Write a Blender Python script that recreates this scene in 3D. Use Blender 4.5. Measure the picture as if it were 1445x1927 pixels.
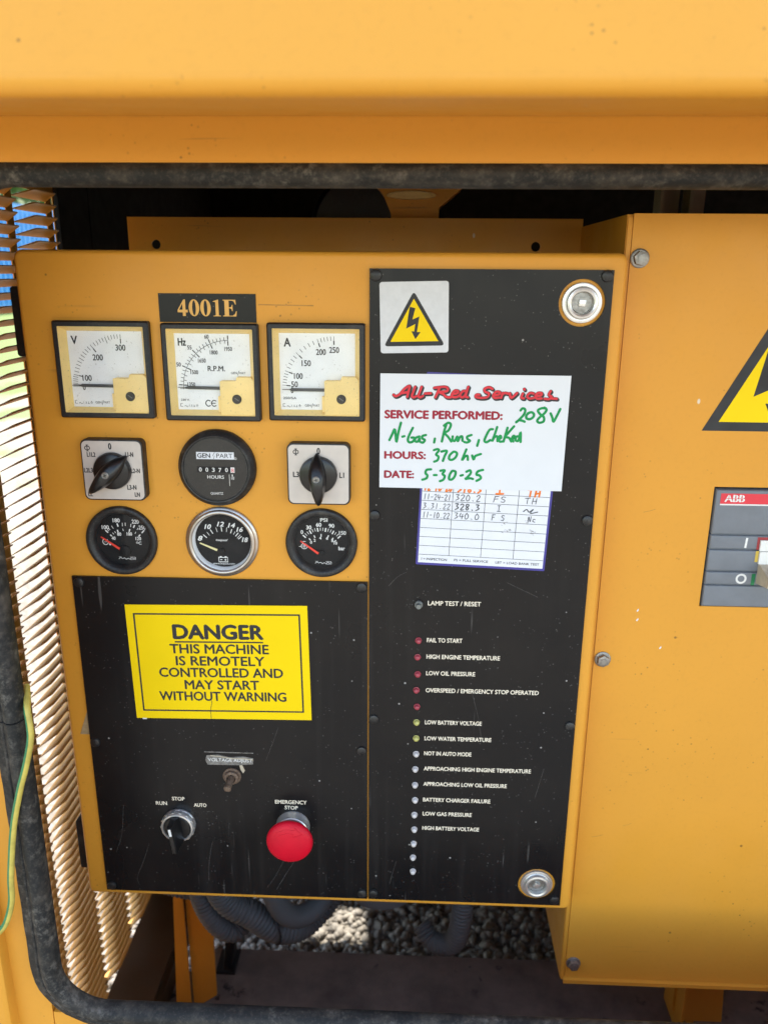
import bpy, bmesh, math, random
from mathutils import Vector, Matrix
from mathutils.geometry import tessellate_polygon

random.seed(7)
for o in list(bpy.data.objects):
    bpy.data.objects.remove(o)
sc = bpy.context.scene
COL = sc.collection
R = math.radians

# ------------------------------------------------------------------ camera
cam_d = bpy.data.cameras.new('camera')
cam = bpy.data.objects.new('camera', cam_d)
COL.objects.link(cam)
sc.camera = cam
_m = Matrix([[0.999198, -0.018068, 0.035732], [0.039422, 0.287646, -0.956925], [0.007011, 0.957566, 0.288128]]).to_4x4()
_m.translation = Vector((0.29396, -0.59674, 1.03584))
cam.matrix_world = _m
cam_d.sensor_fit = 'VERTICAL'
cam_d.sensor_height = 36.0
cam_d.lens = 28.02
cam_d.clip_start = 0.01
cam_d.clip_end = 2000
cam_d.dof.use_dof = True
cam_d.dof.focus_distance = 0.60
cam_d.dof.aperture_fstop = 8.5

# ------------------------------------------------------------------ sky, sun, exposure
SUN = Vector((-0.04, 0.42, 0.90)).normalized()       # towards the sun: high, behind the machine
w = bpy.data.worlds.new('World'); sc.world = w; w.use_nodes = True
nt = w.node_tree; nt.nodes.clear()
out = nt.nodes.new('ShaderNodeOutputWorld'); bg = nt.nodes.new('ShaderNodeBackground')
sky = nt.nodes.new('ShaderNodeTexSky'); sky.sky_type = 'NISHITA'; sky.sun_disc = False
sky.sun_elevation = math.asin(SUN.z); sky.sun_rotation = math.atan2(SUN.x, SUN.y)
sky.air_density = 1.0; sky.dust_density = 1.2; sky.ozone_density = 0.6; sky.altitude = 100
bg.inputs['Strength'].default_value = 0.15
tint = nt.nodes.new('ShaderNodeMix'); tint.data_type = 'RGBA'; tint.blend_type = 'MULTIPLY'; tint.inputs[0].default_value = 1.0
tint.inputs[7].default_value = (1.0, 0.885, 0.755, 1)      # camera white balance set for open shade
nt.links.new(sky.outputs[0], tint.inputs[6]); nt.links.new(tint.outputs[2], bg.inputs[0]); nt.links.new(bg.outputs[0], out.inputs[0])
sd = bpy.data.lights.new('sun', 'SUN'); sd.energy = 2.7; sd.angle = R(0.6); sd.color = (1.0, 0.93, 0.82)
so = bpy.data.objects.new('sun', sd); COL.objects.link(so)
so.rotation_euler = SUN.to_track_quat('Z', 'Y').to_euler()
so.location = (-4, 1, 5)
vs = sc.view_settings
vs.view_transform = 'Standard'; vs.look = 'None'; vs.gamma = 1; vs.use_curve_mapping = False
vs.exposure = 2.5

# ------------------------------------------------------------------ materials
def new_mat(name):
    m = bpy.data.materials.new(name); m.use_nodes = True
    n = m.node_tree; n.nodes.clear()
    o = n.nodes.new('ShaderNodeOutputMaterial'); b = n.nodes.new('ShaderNodeBsdfPrincipled')
    n.links.new(b.outputs[0], o.inputs[0])
    return m, n, b
def node(n, t, **kw):
    x = n.nodes.new(t)
    for k, v in kw.items():
        if k in x.inputs: x.inputs[k].default_value = v
        else: setattr(x, k, v)
    return x
def mixc(n, fac, a, b):
    x = n.nodes.new('ShaderNodeMix'); x.data_type = 'RGBA'
    for i, v in ((0, fac), (6, a), (7, b)):
        if hasattr(v, 'type') and hasattr(v, 'is_linked'): n.links.new(v, x.inputs[i])
        elif i == 0: x.inputs[0].default_value = v
        else: x.inputs[i].default_value = (*v, 1)
    return x.outputs[2]
def ramp(n, src, a, b, va=0.0, vb=1.0):
    x = n.nodes.new('ShaderNodeMapRange'); x.inputs[1].default_value = a; x.inputs[2].default_value = b
    x.inputs[3].default_value = va; x.inputs[4].default_value = vb; x.clamp = True
    n.links.new(src, x.inputs[0]); return x.outputs[0]
def coords(n, scale=(1, 1, 1), rot=(0, 0, 0)):
    g = n.nodes.new('ShaderNodeNewGeometry'); mp = n.nodes.new('ShaderNodeMapping')
    mp.inputs['Scale'].default_value = scale; mp.inputs['Rotation'].default_value = rot
    n.links.new(g.outputs['Position'], mp.inputs[0]); return mp.outputs[0]
def noise(n, vec, scale, detail=3, rough=0.55):
    x = node(n, 'ShaderNodeTexNoise', Scale=scale, Detail=detail, Roughness=rough)
    n.links.new(vec, x.inputs['Vector']); return x.outputs[0]
def voro(n, vec, scale):
    x = node(n, 'ShaderNodeTexVoronoi', Scale=scale); n.links.new(vec, x.inputs['Vector']); return x
def mul(n, a, b):
    x = n.nodes.new('ShaderNodeMath'); x.operation = 'MULTIPLY'; n.links.new(a, x.inputs[0])
    if hasattr(b, 'is_linked'): n.links.new(b, x.inputs[1])
    else: x.inputs[1].default_value = b
    return x.outputs[0]
def add(n, a, b):
    x = n.nodes.new('ShaderNodeMath'); x.operation = 'ADD'; x.use_clamp = True
    n.links.new(a, x.inputs[0]); n.links.new(b, x.inputs[1]); return x.outputs[0]
def bump(n, b, h, s, d=0.0005):
    x = node(n, 'ShaderNodeBump', Strength=s, Distance=d); n.links.new(h, x.inputs['Height'])
    n.links.new(x.outputs[0], b.inputs['Normal'])

def plain(name, c, rough=0.5, metal=0.0, var=0.08, nscale=60, spec=0.5, bmp=0.0):
    m, n, b = new_mat(name)
    v = coords(n)
    f = noise(n, v, nscale, 4)
    d = tuple(x * (1 - 2.5 * var) for x in c)
    n.links.new(mixc(n, ramp(n, f, 0.35, 0.7), c, d), b.inputs['Base Color'])
    n.links.new(ramp(n, f, 0.3, 0.7, rough * 0.9, min(1, rough * 1.12)), b.inputs['Roughness'])
    b.inputs['Metallic'].default_value = metal
    b.inputs['Specular IOR Level'].default_value = spec
    if bmp: bump(n, b, noise(n, v, 900, 2), bmp, 0.0003)
    return m

def paint(name, c, dirt=(0.16, 0.075, 0.02), amount=0.22, specks=1.0, rough=0.42):
    m, n, b = new_mat(name)
    v = coords(n)
    big = noise(n, v, 4.5, 5, 0.6)
    col = mixc(n, ramp(n, big, 0.42, 0.72, 0, amount), c, tuple(x * 0.72 for x in c))
    fine = noise(n, v, 260, 3)
    col = mixc(n, ramp(n, fine, 0.52, 0.8, 0, 0.10), col, tuple(x * 0.55 for x in c))
    # grime patches with small dots
    patch = ramp(n, noise(n, v, 17, 4, 0.6), 0.50, 0.70)
    vo = voro(n, v, 210)
    dot = ramp(n, vo.outputs['Distance'], 0.10, 0.2, 1, 0)
    rnd = ramp(n, noise(n, v, 55, 2), 0.47, 0.54)
    col = mixc(n, mul(n, mul(n, dot, mul(n, patch, rnd)), 0.95 * specks), col, dirt)
    # rare dark chips and pale nicks
    v2 = voro(n, v, 38)
    chip = mul(n, ramp(n, v2.outputs['Distance'], 0.035, 0.055, 1, 0), ramp(n, noise(n, v, 29, 1), 0.53, 0.55))
    col = mixc(n, mul(n, chip, 0.7 * specks), col, (0.07, 0.035, 0.015))
    v3 = voro(n, coords(n, (1, 1, 0.55), (0.3, 0.2, 0.5)), 21)
    nick = mul(n, ramp(n, v3.outputs['Distance'], 0.018, 0.028, 1, 0), ramp(n, noise(n, v, 12, 1), 0.56, 0.58))
    col = mixc(n, mul(n, nick, 0.8 * specks), col, (0.75, 0.68, 0.55))
    # hair scratches
    sv = coords(n, (9, 9, 240), (0.0, 0.22, 0.0))
    scr = mul(n, ramp(n, noise(n, sv, 1.0, 1), 0.70, 0.74), ramp(n, noise(n, v, 9, 2), 0.56, 0.66))
    col = mixc(n, mul(n, scr, 0.35 * specks), col, (0.25, 0.12, 0.04))
    n.links.new(col, b.inputs['Base Color'])
    n.links.new(ramp(n, noise(n, v, 30, 4), 0.3, 0.75, rough - 0.07, rough + 0.13), b.inputs['Roughness'])
    b.inputs['Specular IOR Level'].default_value = 0.32
    bump(n, b, noise(n, v, 620, 2), 0.10, 0.0004)
    return m

def black_plate_mat():
    m, n, b = new_mat('black_engraved_plate')
    v = coords(n)
    haze_ = noise(n, v, 7, 5, 0.65)
    col = mixc(n, ramp(n, haze_, 0.4, 0.72), (0.0065, 0.0065, 0.0075), (0.013, 0.0115, 0.011))
    vo = voro(n, v, 330)
    dots = mul(n, ramp(n, vo.outputs['Distance'], 0.10, 0.19, 1, 0), ramp(n, noise(n, v, 120, 2), 0.54, 0.60))
    col = mixc(n, mul(n, dots, 0.5), col, (0.20, 0.19, 0.18))
    vo2 = voro(n, v, 75)
    d2 = mul(n, ramp(n, vo2.outputs['Distance'], 0.05, 0.075, 1, 0), ramp(n, noise(n, v, 40, 1), 0.54, 0.56))
    col = mixc(n, mul(n, d2, 0.7), col, (0.42, 0.40, 0.38))
    for rot, s, lo, k in (((0, 0.50, 0), (260, 10, 7), 0.725, 0.22), ((0, -0.62, 0), (210, 10, 12), 0.735, 0.18), ((0, 1.35, 0), (190, 10, 9), 0.735, 0.14)):
        sv = coords(n, s, rot)
        scr = mul(n, ramp(n, noise(n, sv, 1.0, 1), lo, lo + 0.025), ramp(n, noise(n, v, 11, 3), 0.50, 0.60))
        col = mixc(n, mul(n, scr, k), col, (0.30, 0.28, 0.26))
    wv = coords(n, (75, 10, 3))
    wipe = mul(n, ramp(n, noise(n, wv, 1.0, 3), 0.52, 0.75), ramp(n, noise(n, v, 5, 2), 0.45, 0.65))
    col = mixc(n, mul(n, wipe, 0.14), col, (0.09, 0.082, 0.078))
    n.links.new(col, b.inputs['Base Color'])
    n.links.new(ramp(n, noise(n, v, 13, 4), 0.3, 0.75, 0.24, 0.42), b.inputs['Roughness'])
    b.inputs['Specular IOR Level'].default_value = 0.26
    bump(n, b, noise(n, v, 500, 2), 0.03, 0.0003)
    return m

def rubber_mat():
    m, n, b = new_mat('weathered_black_rubber')
    v = coords(n)
    sv = coords(n, (14, 60, 60))
    dust = add(n, mul(n, ramp(n, noise(n, v, 34, 6, 0.7), 0.50, 0.72), 0.62), mul(n, ramp(n, noise(n, v, 420, 4, 0.7), 0.54, 0.72), 0.4))
    dust = add(n, dust, mul(n, ramp(n, noise(n, sv, 1.2, 4), 0.55, 0.7), 0.28))
    crk = mul(n, ramp(n, noise(n, v, 160, 8, 0.75), 0.50, 0.66), ramp(n, noise(n, v, 20, 3), 0.40, 0.62))
    col = mixc(n, mul(n, dust, 0.7), (0.015, 0.015, 0.015), (0.17, 0.14, 0.11))
    col = mixc(n, mul(n, crk, 0.6), col, (0.20, 0.18, 0.155))
    n.links.new(col, b.inputs['Base Color'])
    b.inputs['Roughness'].default_value = 0.66
    b.inputs['Specular IOR Level'].default_value = 0.3
    bump(n, b, noise(n, v, 700, 4, 0.7), 0.35, 0.0005)
    return m

def dusty_black(name, c=(0.014, 0.014, 0.016), rough=0.42, k=0.5):
    m, n, b = new_mat(name)
    v = coords(n)
    f = add(n, mul(n, ramp(n, noise(n, v, 95, 5, 0.7), 0.52, 0.75), 0.6), mul(n, ramp(n, noise(n, v, 900, 3, 0.7), 0.56, 0.68), 0.6))
    n.links.new(mixc(n, mul(n, f, k), c, (0.16, 0.145, 0.125)), b.inputs['Base Color'])
    b.inputs['Roughness'].default_value = rough
    bump(n, b, noise(n, v, 800, 3), 0.12, 0.0003)
    return m

def skid_mat():
    m, n, b = new_mat('oily_painted_floor')
    v = coords(n)
    col = mixc(n, ramp(n, noise(n, v, 16, 5, 0.65), 0.35, 0.7), (0.27, 0.21, 0.176), (0.14, 0.11, 0.094))
    oil = mul(n, ramp(n, noise(n, v, 46, 4, 0.6), 0.58, 0.64), ramp(n, noise(n, v, 9, 2), 0.48, 0.58))
    col = mixc(n, mul(n, oil, 0.9), col, (0.005, 0.004, 0.004))
    sv = coords(n, (120, 7, 10), (0, 0, 0.45))
    scr = mul(n, ramp(n, noise(n, sv, 1, 2), 0.70, 0.73), ramp(n, noise(n, v, 8, 2), 0.5, 0.6))
    col = mixc(n, mul(n, scr, 0.8), col, (0.006, 0.005, 0.005))
    n.links.new(col, b.inputs['Base Color'])
    n.links.new(ramp(n, oil, 0, 1, 0.75, 0.4), b.inputs['Roughness'])
    bump(n, b, noise(n, v, 300, 4), 0.2, 0.0006)
    return m

def gravel_mat():
    m, n, b = new_mat('gravel_ground')
    v = coords(n)
    vo = voro(n, v, 60)
    hsv = n.nodes.new('ShaderNodeSeparateColor'); n.links.new(vo.outputs['Color'], hsv.inputs[0])
    stone = mixc(n, hsv.outputs[0], (0.15, 0.138, 0.122), (0.27, 0.25, 0.225))
    stone = mixc(n, ramp(n, vo.outputs['Distance'], 0.25, 0.62), stone, (0.12, 0.108, 0.09))
    far = ramp(n, noise(n, v, 0.9, 5, 0.6), 0.42, 0.62)
    col = mixc(n, mul(n, far, 0.45), stone, (0.25, 0.22, 0.18))
    # grass grows beyond the gravel yard, left of the machine
    sx = n.nodes.new('ShaderNodeSeparateXYZ'); n.links.new(coords(n), sx.inputs[0])
    gx = add(n, ramp(n, sx.outputs[0], -4.2, -2.6, 1, 0), mul(n, ramp(n, noise(n, v, 1.6, 4), 0.50, 0.60), ramp(n, sx.outputs[0], -2.2, -1.0, 0.8, 0)))
    col = mixc(n, gx, col, (0.085, 0.13, 0.022))
    n.links.new(col, b.inputs['Base Color'])
    b.inputs['Roughness'].default_value = 0.9
    bump(n, b, vo.outputs['Distance'], 0.8, 0.006)
    return m

def glass_mat():
    m = bpy.data.materials.new('clear_lens'); m.use_nodes = True
    n = m.node_tree; n.nodes.clear()
    o = n.nodes.new('ShaderNodeOutputMaterial'); mx = n.nodes.new('ShaderNodeMixShader')
    t = node(n, 'ShaderNodeBsdfTransparent'); g = n.nodes.new('ShaderNodeBsdfGlossy')
    g.inputs['Roughness'].default_value = 0.06
    df = n.nodes.new('ShaderNodeBsdfDiffuse'); df.inputs[0].default_value = (0.5, 0.48, 0.45, 1)
    fr = node(n, 'ShaderNodeFresnel', IOR=1.26)
    m2 = n.nodes.new('ShaderNodeMixShader')
    v = coords(n)
    dust = mul(n, ramp(n, noise(n, v, 500, 3, 0.7), 0.64, 0.72), 0.22)
    dust = add(n, dust, ramp(n, noise(n, v, 40, 3), 0.4, 0.8, 0.0, 0.025))
    n.links.new(dust, m2.inputs[0]); n.links.new(t.outputs[0], m2.inputs[1]); n.links.new(df.outputs[0], m2.inputs[2])
    n.links.new(fr.outputs[0], mx.inputs[0]); n.links.new(m2.outputs[0], mx.inputs[1]); n.links.new(g.outputs[0], mx.inputs[2])
    n.links.new(mx.outputs[0], o.inputs[0])
    return m

YEL = (0.71, 0.318, 0.036)
M = {}
M['yellow'] = paint('yellow_enamel', YEL, specks=1.0, amount=0.26)
M['yellow_clean'] = paint('yellow_enamel_canopy', YEL, amount=0.14, specks=0.8)
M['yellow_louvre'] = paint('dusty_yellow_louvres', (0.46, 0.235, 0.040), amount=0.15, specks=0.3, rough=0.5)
M['black_plate'] = black_plate_mat()
M['rubber'] = rubber_mat()
M['black'] = dusty_black('dusty_black_plastic', (0.008, 0.008, 0.010), 0.5, 0.28)
M['black_gloss'] = dusty_black('black_moulding', (0.006, 0.006, 0.007), 0.30, 0.14)
M['rivet'] = dusty_black('black_rivet', (0.010, 0.010, 0.011), 0.40, 0.35)
M['bezel'] = dusty_black('scuffed_black_bezel', (0.010, 0.010, 0.011), 0.48, 0.6)
M['dial_black'] = plain('dial_black', (0.010, 0.010, 0.011), 0.7, spec=0.2)
M['dial_white'] = plain('dial_white', (0.87, 0.89, 0.90), 0.55, var=0.02)
M['cream'] = plain('cream_plastic', (0.95, 0.70, 0.27), 0.45, var=0.03, nscale=40)
M['silver_plate'] = plain('satin_switch_plate', (0.60, 0.545, 0.50), 0.42, 0.25, var=0.03, nscale=120)
M['chrome'] = plain('worn_chrome', (0.78, 0.77, 0.75), 0.33, 0.8, var=0.08, nscale=140)
M['steel'] = plain('dull_zinc', (0.36, 0.35, 0.33), 0.45, 0.85, var=0.14, nscale=420, bmp=0.3)
M['nickel'] = plain('satin_nickel_bezel', (0.56, 0.52, 0.48), 0.30, 0.9, var=0.08, nscale=120)
M['rust'] = plain('rusty_brass', (0.20, 0.135, 0.095), 0.7, 0.35, var=0.2, nscale=380, bmp=0.4)
M['ink'] = plain('black_ink', (0.022, 0.022, 0.024), 0.6)
M['inkgrey'] = plain('grey_pen', (0.075, 0.078, 0.085), 0.6)
M['white_print'] = plain('white_print', (0.78, 0.77, 0.74), 0.6, var=0.02)
M['cream_print'] = plain('engraved_cream_lettering', (0.90, 0.80, 0.64), 0.6, var=0.06, nscale=300)
M['gold_print'] = plain('gold_lettering', (0.78, 0.43, 0.10), 0.5, var=0.03)
M['paper'] = plain('white_card', (0.72, 0.735, 0.77), 0.55, var=0.01)
M['sheet'] = plain('white_laminate', (0.76, 0.77, 0.82), 0.35, var=0.02)
M['blue'] = plain('blue_border', (0.055, 0.045, 0.28), 0.4, var=0.05)
M['green_ink'] = plain('green_marker', (0.0, 0.30, 0.07), 0.7, var=0.1, nscale=250)
M['crimson'] = plain('crimson_print', (0.34, 0.008, 0.03), 0.6)
M['red_print'] = plain('red_logo_print', (0.70, 0.018, 0.035), 0.5)
M['orange_ink'] = plain('orange_marker', (0.85, 0.20, 0.02), 0.6)
M['sign_yellow'] = plain('sign_yellow', (0.90, 0.63, 0.0), 0.5, var=0.02, nscale=20, spec=0.2)
M['sign_white'] = plain('sign_white', (0.66, 0.67, 0.70), 0.45, var=0.03, nscale=200)
M['red_btn'] = plain('red_button', (0.62, 0.004, 0.022), 0.45, var=0.06, nscale=60, bmp=0.05, spec=0.25)
M['red_needle'] = plain('red_needle', (0.85, 0.05, 0.025), 0.5, var=0.02)
M['yellow_needle'] = plain('pale_needle', (0.80, 0.72, 0.36), 0.5, var=0.02)
M['grey_needle'] = plain('dark_needle', (0.055, 0.058, 0.060), 0.5)
M['led_red'] = plain('red_lamp', (0.42, 0.06, 0.085), 0.25, var=0.1, nscale=500)
M['led_amber'] = plain('yellow_lamp', (0.55, 0.52, 0.16), 0.25, var=0.1, nscale=500)
M['led_white'] = plain('white_lamp', (0.62, 0.58, 0.57), 0.3, var=0.05, nscale=500)
M['led_grey'] = plain('grey_push', (0.20, 0.21, 0.20), 0.4, 0.3)
M['breaker'] = plain('breaker_grey', (0.175, 0.19, 0.215), 0.45, var=0.05, nscale=80)
M['red_band'] = plain('red_band', (0.72, 0.035, 0.055), 0.4, var=0.02)
M['lever'] = plain('beige_lever', (0.52, 0.45, 0.34), 0.5, var=0.12, nscale=90)
M['green_mark'] = plain('green_mark', (0.01, 0.19, 0.065), 0.5)
M['yellow_mark'] = plain('yellow_mark', (0.66, 0.46, 0.07), 0.5)
M['red_mark'] = plain('red_mark', (0.36, 0.03, 0.035), 0.5)
M['conduit'] = dusty_black('grey_conduit', (0.115, 0.112, 0.108), 0.65, 0.45)
M['skid'] = skid_mat()
M['rail'] = paint('stained_rail', (0.10, 0.052, 0.018), amount=0.8, specks=1.0, rough=0.65)
M['gravel'] = gravel_mat()
M['stone'] = plain('gravel_stone', (0.27, 0.248, 0.218), 0.85, var=0.22, nscale=45, bmp=0.4)
M['glass'] = glass_mat()
M['wire_yellow'] = plain('wire_yellow', (0.62, 0.50, 0.10), 0.5, var=0.12, nscale=120)
M['wire_green'] = plain('wire_green', (0.03, 0.21, 0.085), 0.5, var=0.1, nscale=120)
M['tape'] = plain('grimy_tape', (0.25, 0.235, 0.215), 0.35, var=0.25, nscale=260)
M['scratch'] = plain('pale_scratch', (0.15, 0.14, 0.13), 0.6, var=0.25, nscale=150)
M['rub'] = plain('brown_rub_mark', (0.52, 0.24, 0.036), 0.6, var=0.1, nscale=200)
M['tan'] = plain('brown_paper', (0.40, 0.28, 0.14), 0.8, var=0.1, nscale=300)
M['beige'] = plain('beige_post', (0.33, 0.27, 0.20), 0.6, var=0.12, nscale=40)
M['skyblue'] = plain('blue_container_paint', (0.02, 0.24, 0.62), 0.5, var=0.05, nscale=2)
M['shade_black'] = plain('light_absorbing_black', (0.012, 0.011, 0.010), 0.95, var=0.2, nscale=60, bmp=0.5)
M['leaf'] = plain('hedge_leaf', (0.075, 0.14, 0.025), 0.7, var=0.25, nscale=6)

# ------------------------------------------------------------------ mesh builder: x right, y DOWN, d OUT of the panel, all in millimetres
def W3(x, y, d): return (x / 1000.0, -d / 1000.0, -y / 1000.0)
class MB:
    def __init__(s): s.v = []; s.f = []
    def add(s, vs_, fs_):
        k = len(s.v); s.v += vs_; s.f += [tuple(i + k for i in f) for f in fs_]; return s
    def box(s, x0, x1, y0, y1, d0, d1):
        v = [(x, y, d) for d in (d0, d1) for y in (y0, y1) for x in (x0, x1)]
        return s.add(v, [(0, 1, 3, 2), (4, 6, 7, 5), (0, 4, 5, 1), (2, 3, 7, 6), (0, 2, 6, 4), (1, 5, 7, 3)])
    def plate(s, poly, d0, d1, b=0.0, seg=2):
        n = len(poly); rings = [(0.0, d0)]
        if b:
            for i in range(seg + 1):
                a = i / seg * math.pi / 2
                rings.append((b * (1 - math.cos(a)), d1 - b + b * math.sin(a)))
        else: rings.append((0.0, d1))
        nrm = []
        area = sum(poly[i][0] * poly[(i + 1) % n][1] - poly[(i + 1) % n][0] * poly[i][1] for i in range(n))
        sg = 1 if area > 0 else -1
        for i in range(n):
            p, q, r = Vector(poly[i - 1]), Vector(poly[i]), Vector(poly[(i + 1) % n])
            e1 = (q - p).normalized(); e2 = (r - q).normalized()
            m1 = Vector((-e1.y, e1.x)) * sg; m2 = Vector((-e2.y, e2.x)) * sg
            m = m1 + m2; m = m / max(0.3, m.dot(m1)) if m.length > 1e-6 else m1
            nrm.append(m)
        v = []
        for ins, d in rings:
            for i in range(n): v.append((poly[i][0] + nrm[i].x * ins, poly[i][1] + nrm[i].y * ins, d))
        f = []
        for k in range(len(rings) - 1):
            for i in range(n):
                j = (i + 1) % n
                f.append((k * n + i, k * n + j, (k + 1) * n + j, (k + 1) * n + i))
        f.append(tuple(range(n))[::-1]); f.append(tuple((len(rings) - 1) * n + i for i in range(n)))
        return s.add(v, f)
    def rplate(s, x0, x1, y0, y1, d0, d1, r=2.0, b=0.0, seg=5):
        return s.plate(rrect(x0, x1, y0, y1, r, seg), d0, d1, b)
    def lathe(s, prof, cx=0, cy=0, n=40, close=True):
        v = []; f = []
        for r, d in prof:
            for i in range(n):
                a = 2 * math.pi * i / n; v.append((cx + r * math.cos(a), cy + r * math.sin(a), d))
        for k in range(len(prof) - 1):
            for i in range(n):
                j = (i + 1) % n; f.append((k * n + i, k * n + j, (k + 1) * n + j, (k + 1) * n + i))
        if close:
            f.append(tuple(range(n))[::-1]); f.append(tuple((len(prof) - 1) * n + i for i in range(n)))
        return s.add(v, f)
    def tube(s, pts, rad, n=10, cap=True, prof=None):
        P = [Vector(p) for p in pts]; m = len(P); v = []; f = []
        T = [((P[min(i + 1, m - 1)] - P[max(i - 1, 0)]).normalized()) for i in range(m)]
        up = Vector((0, 0, 1)) if abs(T[0].z) < 0.9 else Vector((1, 0, 0))
        U = (up - T[0] * up.dot(T[0])).normalized()
        for i in range(m):
            U = (U - T[i] * U.dot(T[i])).normalized(); B = T[i].cross(U)
            r = rad[i] if isinstance(rad, (list, tuple)) else rad
            for k in range(n):
                a = 2 * math.pi * k / n; q = P[i] + U * (r * math.cos(a)) + B * (r * math.sin(a)); v.append(tuple(q))
        for i in range(m - 1):
            for k in range(n):
                l = (k + 1) % n; f.append((i * n + k, i * n + l, (i + 1) * n + l, (i + 1) * n + k))
        if cap: f.append(tuple(range(n))[::-1]); f.append(tuple((m - 1) * n + k for k in range(n)))
        return s.add(v, f)
    def stroke(s, pts, wd, d, smooth=True, dy=0, dx=0):
        P = [Vector((p[0] + dx, p[1] + dy)) for p in pts]
        if smooth and len(P) > 2: P = catmull(P, 5)
        m = len(P); h = wd / 2
        T = [(P[min(i + 1, m - 1)] - P[max(i - 1, 0)]) for i in range(m)]
        T = [t.normalized() if t.length > 1e-6 else Vector((1, 0)) for t in T]
        L = []; Rr = []
        for i in range(m):
            nn = Vector((-T[i].y, T[i].x)); L.append(P[i] + nn * h); Rr.append(P[i] - nn * h)
        v = []; f = []
        for i in range(m): v += [(L[i].x, L[i].y, d + 0.0012 * i), (Rr[i].x, Rr[i].y, d + 0.0012 * i)]   # each stroke climbs a hair so that it may cross itself
        for i in range(m - 1): f.append((2 * i, 2 * i + 1, 2 * i + 3, 2 * i + 2))
        k = len(v)
        for end, tt, a, b in ((P[0], -T[0], 0, 1), (P[-1], T[-1], 2 * m - 2, 2 * m - 1)):
            c = [a]
            nn = (Vector(v[a][:2]) - end)
            for q in range(1, 5):
                th = math.pi * q / 5; p = end + nn * math.cos(th) + tt * h * math.sin(th)
                v.append((p.x, p.y, v[a][2])); c.append(len(v) - 1)
            c.append(b); f.append(tuple(c))
        return s.add(v, f)
    def line(s, x0, y0, x1, y1, wd, d): 
        a = Vector((x0, y0)); b = Vector((x1, y1)); t = (b - a).normalized(); nn = Vector((-t.y, t.x)) * wd / 2
        q = [a + nn, b + nn, b - nn, a - nn]
        return s.add([(p.x, p.y, d) for p in q], [(0, 1, 2, 3)])
    def fill(s, loops, d):
        tri = tessellate_polygon([[Vector((x, y, 0)) for x, y in l] for l in loops])
        v = [(x, y, d) for l in loops for x, y in l]
        return s.add(v, [tuple(t) for t in tri])
    def solid(s, loops, d0, d1):
        k = len(s.v); flat = [(x, y) for l in loops for x, y in l]; n = len(flat)
        tri = tessellate_polygon([[Vector((x, y, 0)) for x, y in l] for l in loops])
        v = [(x, y, d0) for x, y in flat] + [(x, y, d1) for x, y in flat]
        f = [tuple(t) for t in tri] + [tuple(i + n for i in t)[::-1] for t in tri]
        o = 0
        for l in loops:
            m = len(l)
            for i in range(m): j = (i + 1) % m; f.append((o + i, o + j, o + j + n, o + i + n))
            o += m
        return s.add(v, f)
    def text(s, t, x, y, cap, d, width=None, align='L', bold=0.0, shear=0.0, slope=0.0):
        vs_, fs_, w0 = text_mesh(t, 0.0, shear)
        k = cap / CAPH; kx = (width / w0) if width else k
        tw = w0 * kx; ox = {'L': 0, 'C': -tw / 2, 'R': -tw}[align]
        e = bold * cap * 1.35
        offs = [(0, 0)] if not bold else [(-e, 0), (e, 0), (0, -e * .8), (0, e * .8)]
        for i, (ex, ey) in enumerate(offs):
            s.add([(x + ox + a * kx + ex, y - b * k + slope * (ox + a * kx) + ey, d + 0.006 * i) for a, b in vs_], fs_)
        return s
    def mesh(s, name, mat, recalc=True, angle=35):
        me = bpy.data.meshes.new(name)
        me.from_pydata([W3(*p) for p in s.v], [], s.f)
        me.materials.append(mat)
        if recalc:
            bm = bmesh.new(); bm.from_mesh(me); bmesh.ops.recalc_face_normals(bm, faces=bm.faces[:]); bm.to_mesh(me); bm.free()
        me.validate()
        if angle:
            me.shade_smooth(); me.set_sharp_from_angle(angle=R(angle))
        me.update(); return me
    def build(s, name, mat, parent=None, recalc=True, angle=35, kind=None):
        o = bpy.data.objects.new(name, s.mesh(name, M[mat], recalc, angle)); COL.objects.link(o)
        if parent is not None: o.parent = parent
        if kind: o['kind'] = kind
        return o
def rrect(x0, x1, y0, y1, r, seg=5):
    p = []
    for cx, cy, a0 in ((x1 - r, y0 + r, -90), (x1 - r, y1 - r, 0), (x0 + r, y1 - r, 90), (x0 + r, y0 + r, 180)):
        for i in range(seg + 1):
            a = R(a0 + 90 * i / seg); p.append((cx + r * math.cos(a), cy + r * math.sin(a)))
    return p
def circ(cx, cy, r, n=40, ry=None): return [(cx + r * math.cos(2 * math.pi * i / n), cy + (ry or r) * math.sin(2 * math.pi * i / n)) for i in range(n)]
def catmull(P, k):
    o = []
    for i in range(len(P) - 1):
        a, b, c, e = P[max(i - 1, 0)], P[i], P[i + 1], P[min(i + 2, len(P) - 1)]
        for j in range(k):
            t = j / k
            o.append(0.5 * ((2 * b) + (c - a) * t + (2 * a - 5 * b + 4 * c - e) * t * t + (3 * b - a - 3 * c + e) * t ** 3))
    o.append(P[-1]); return o
_tc = {}
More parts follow.
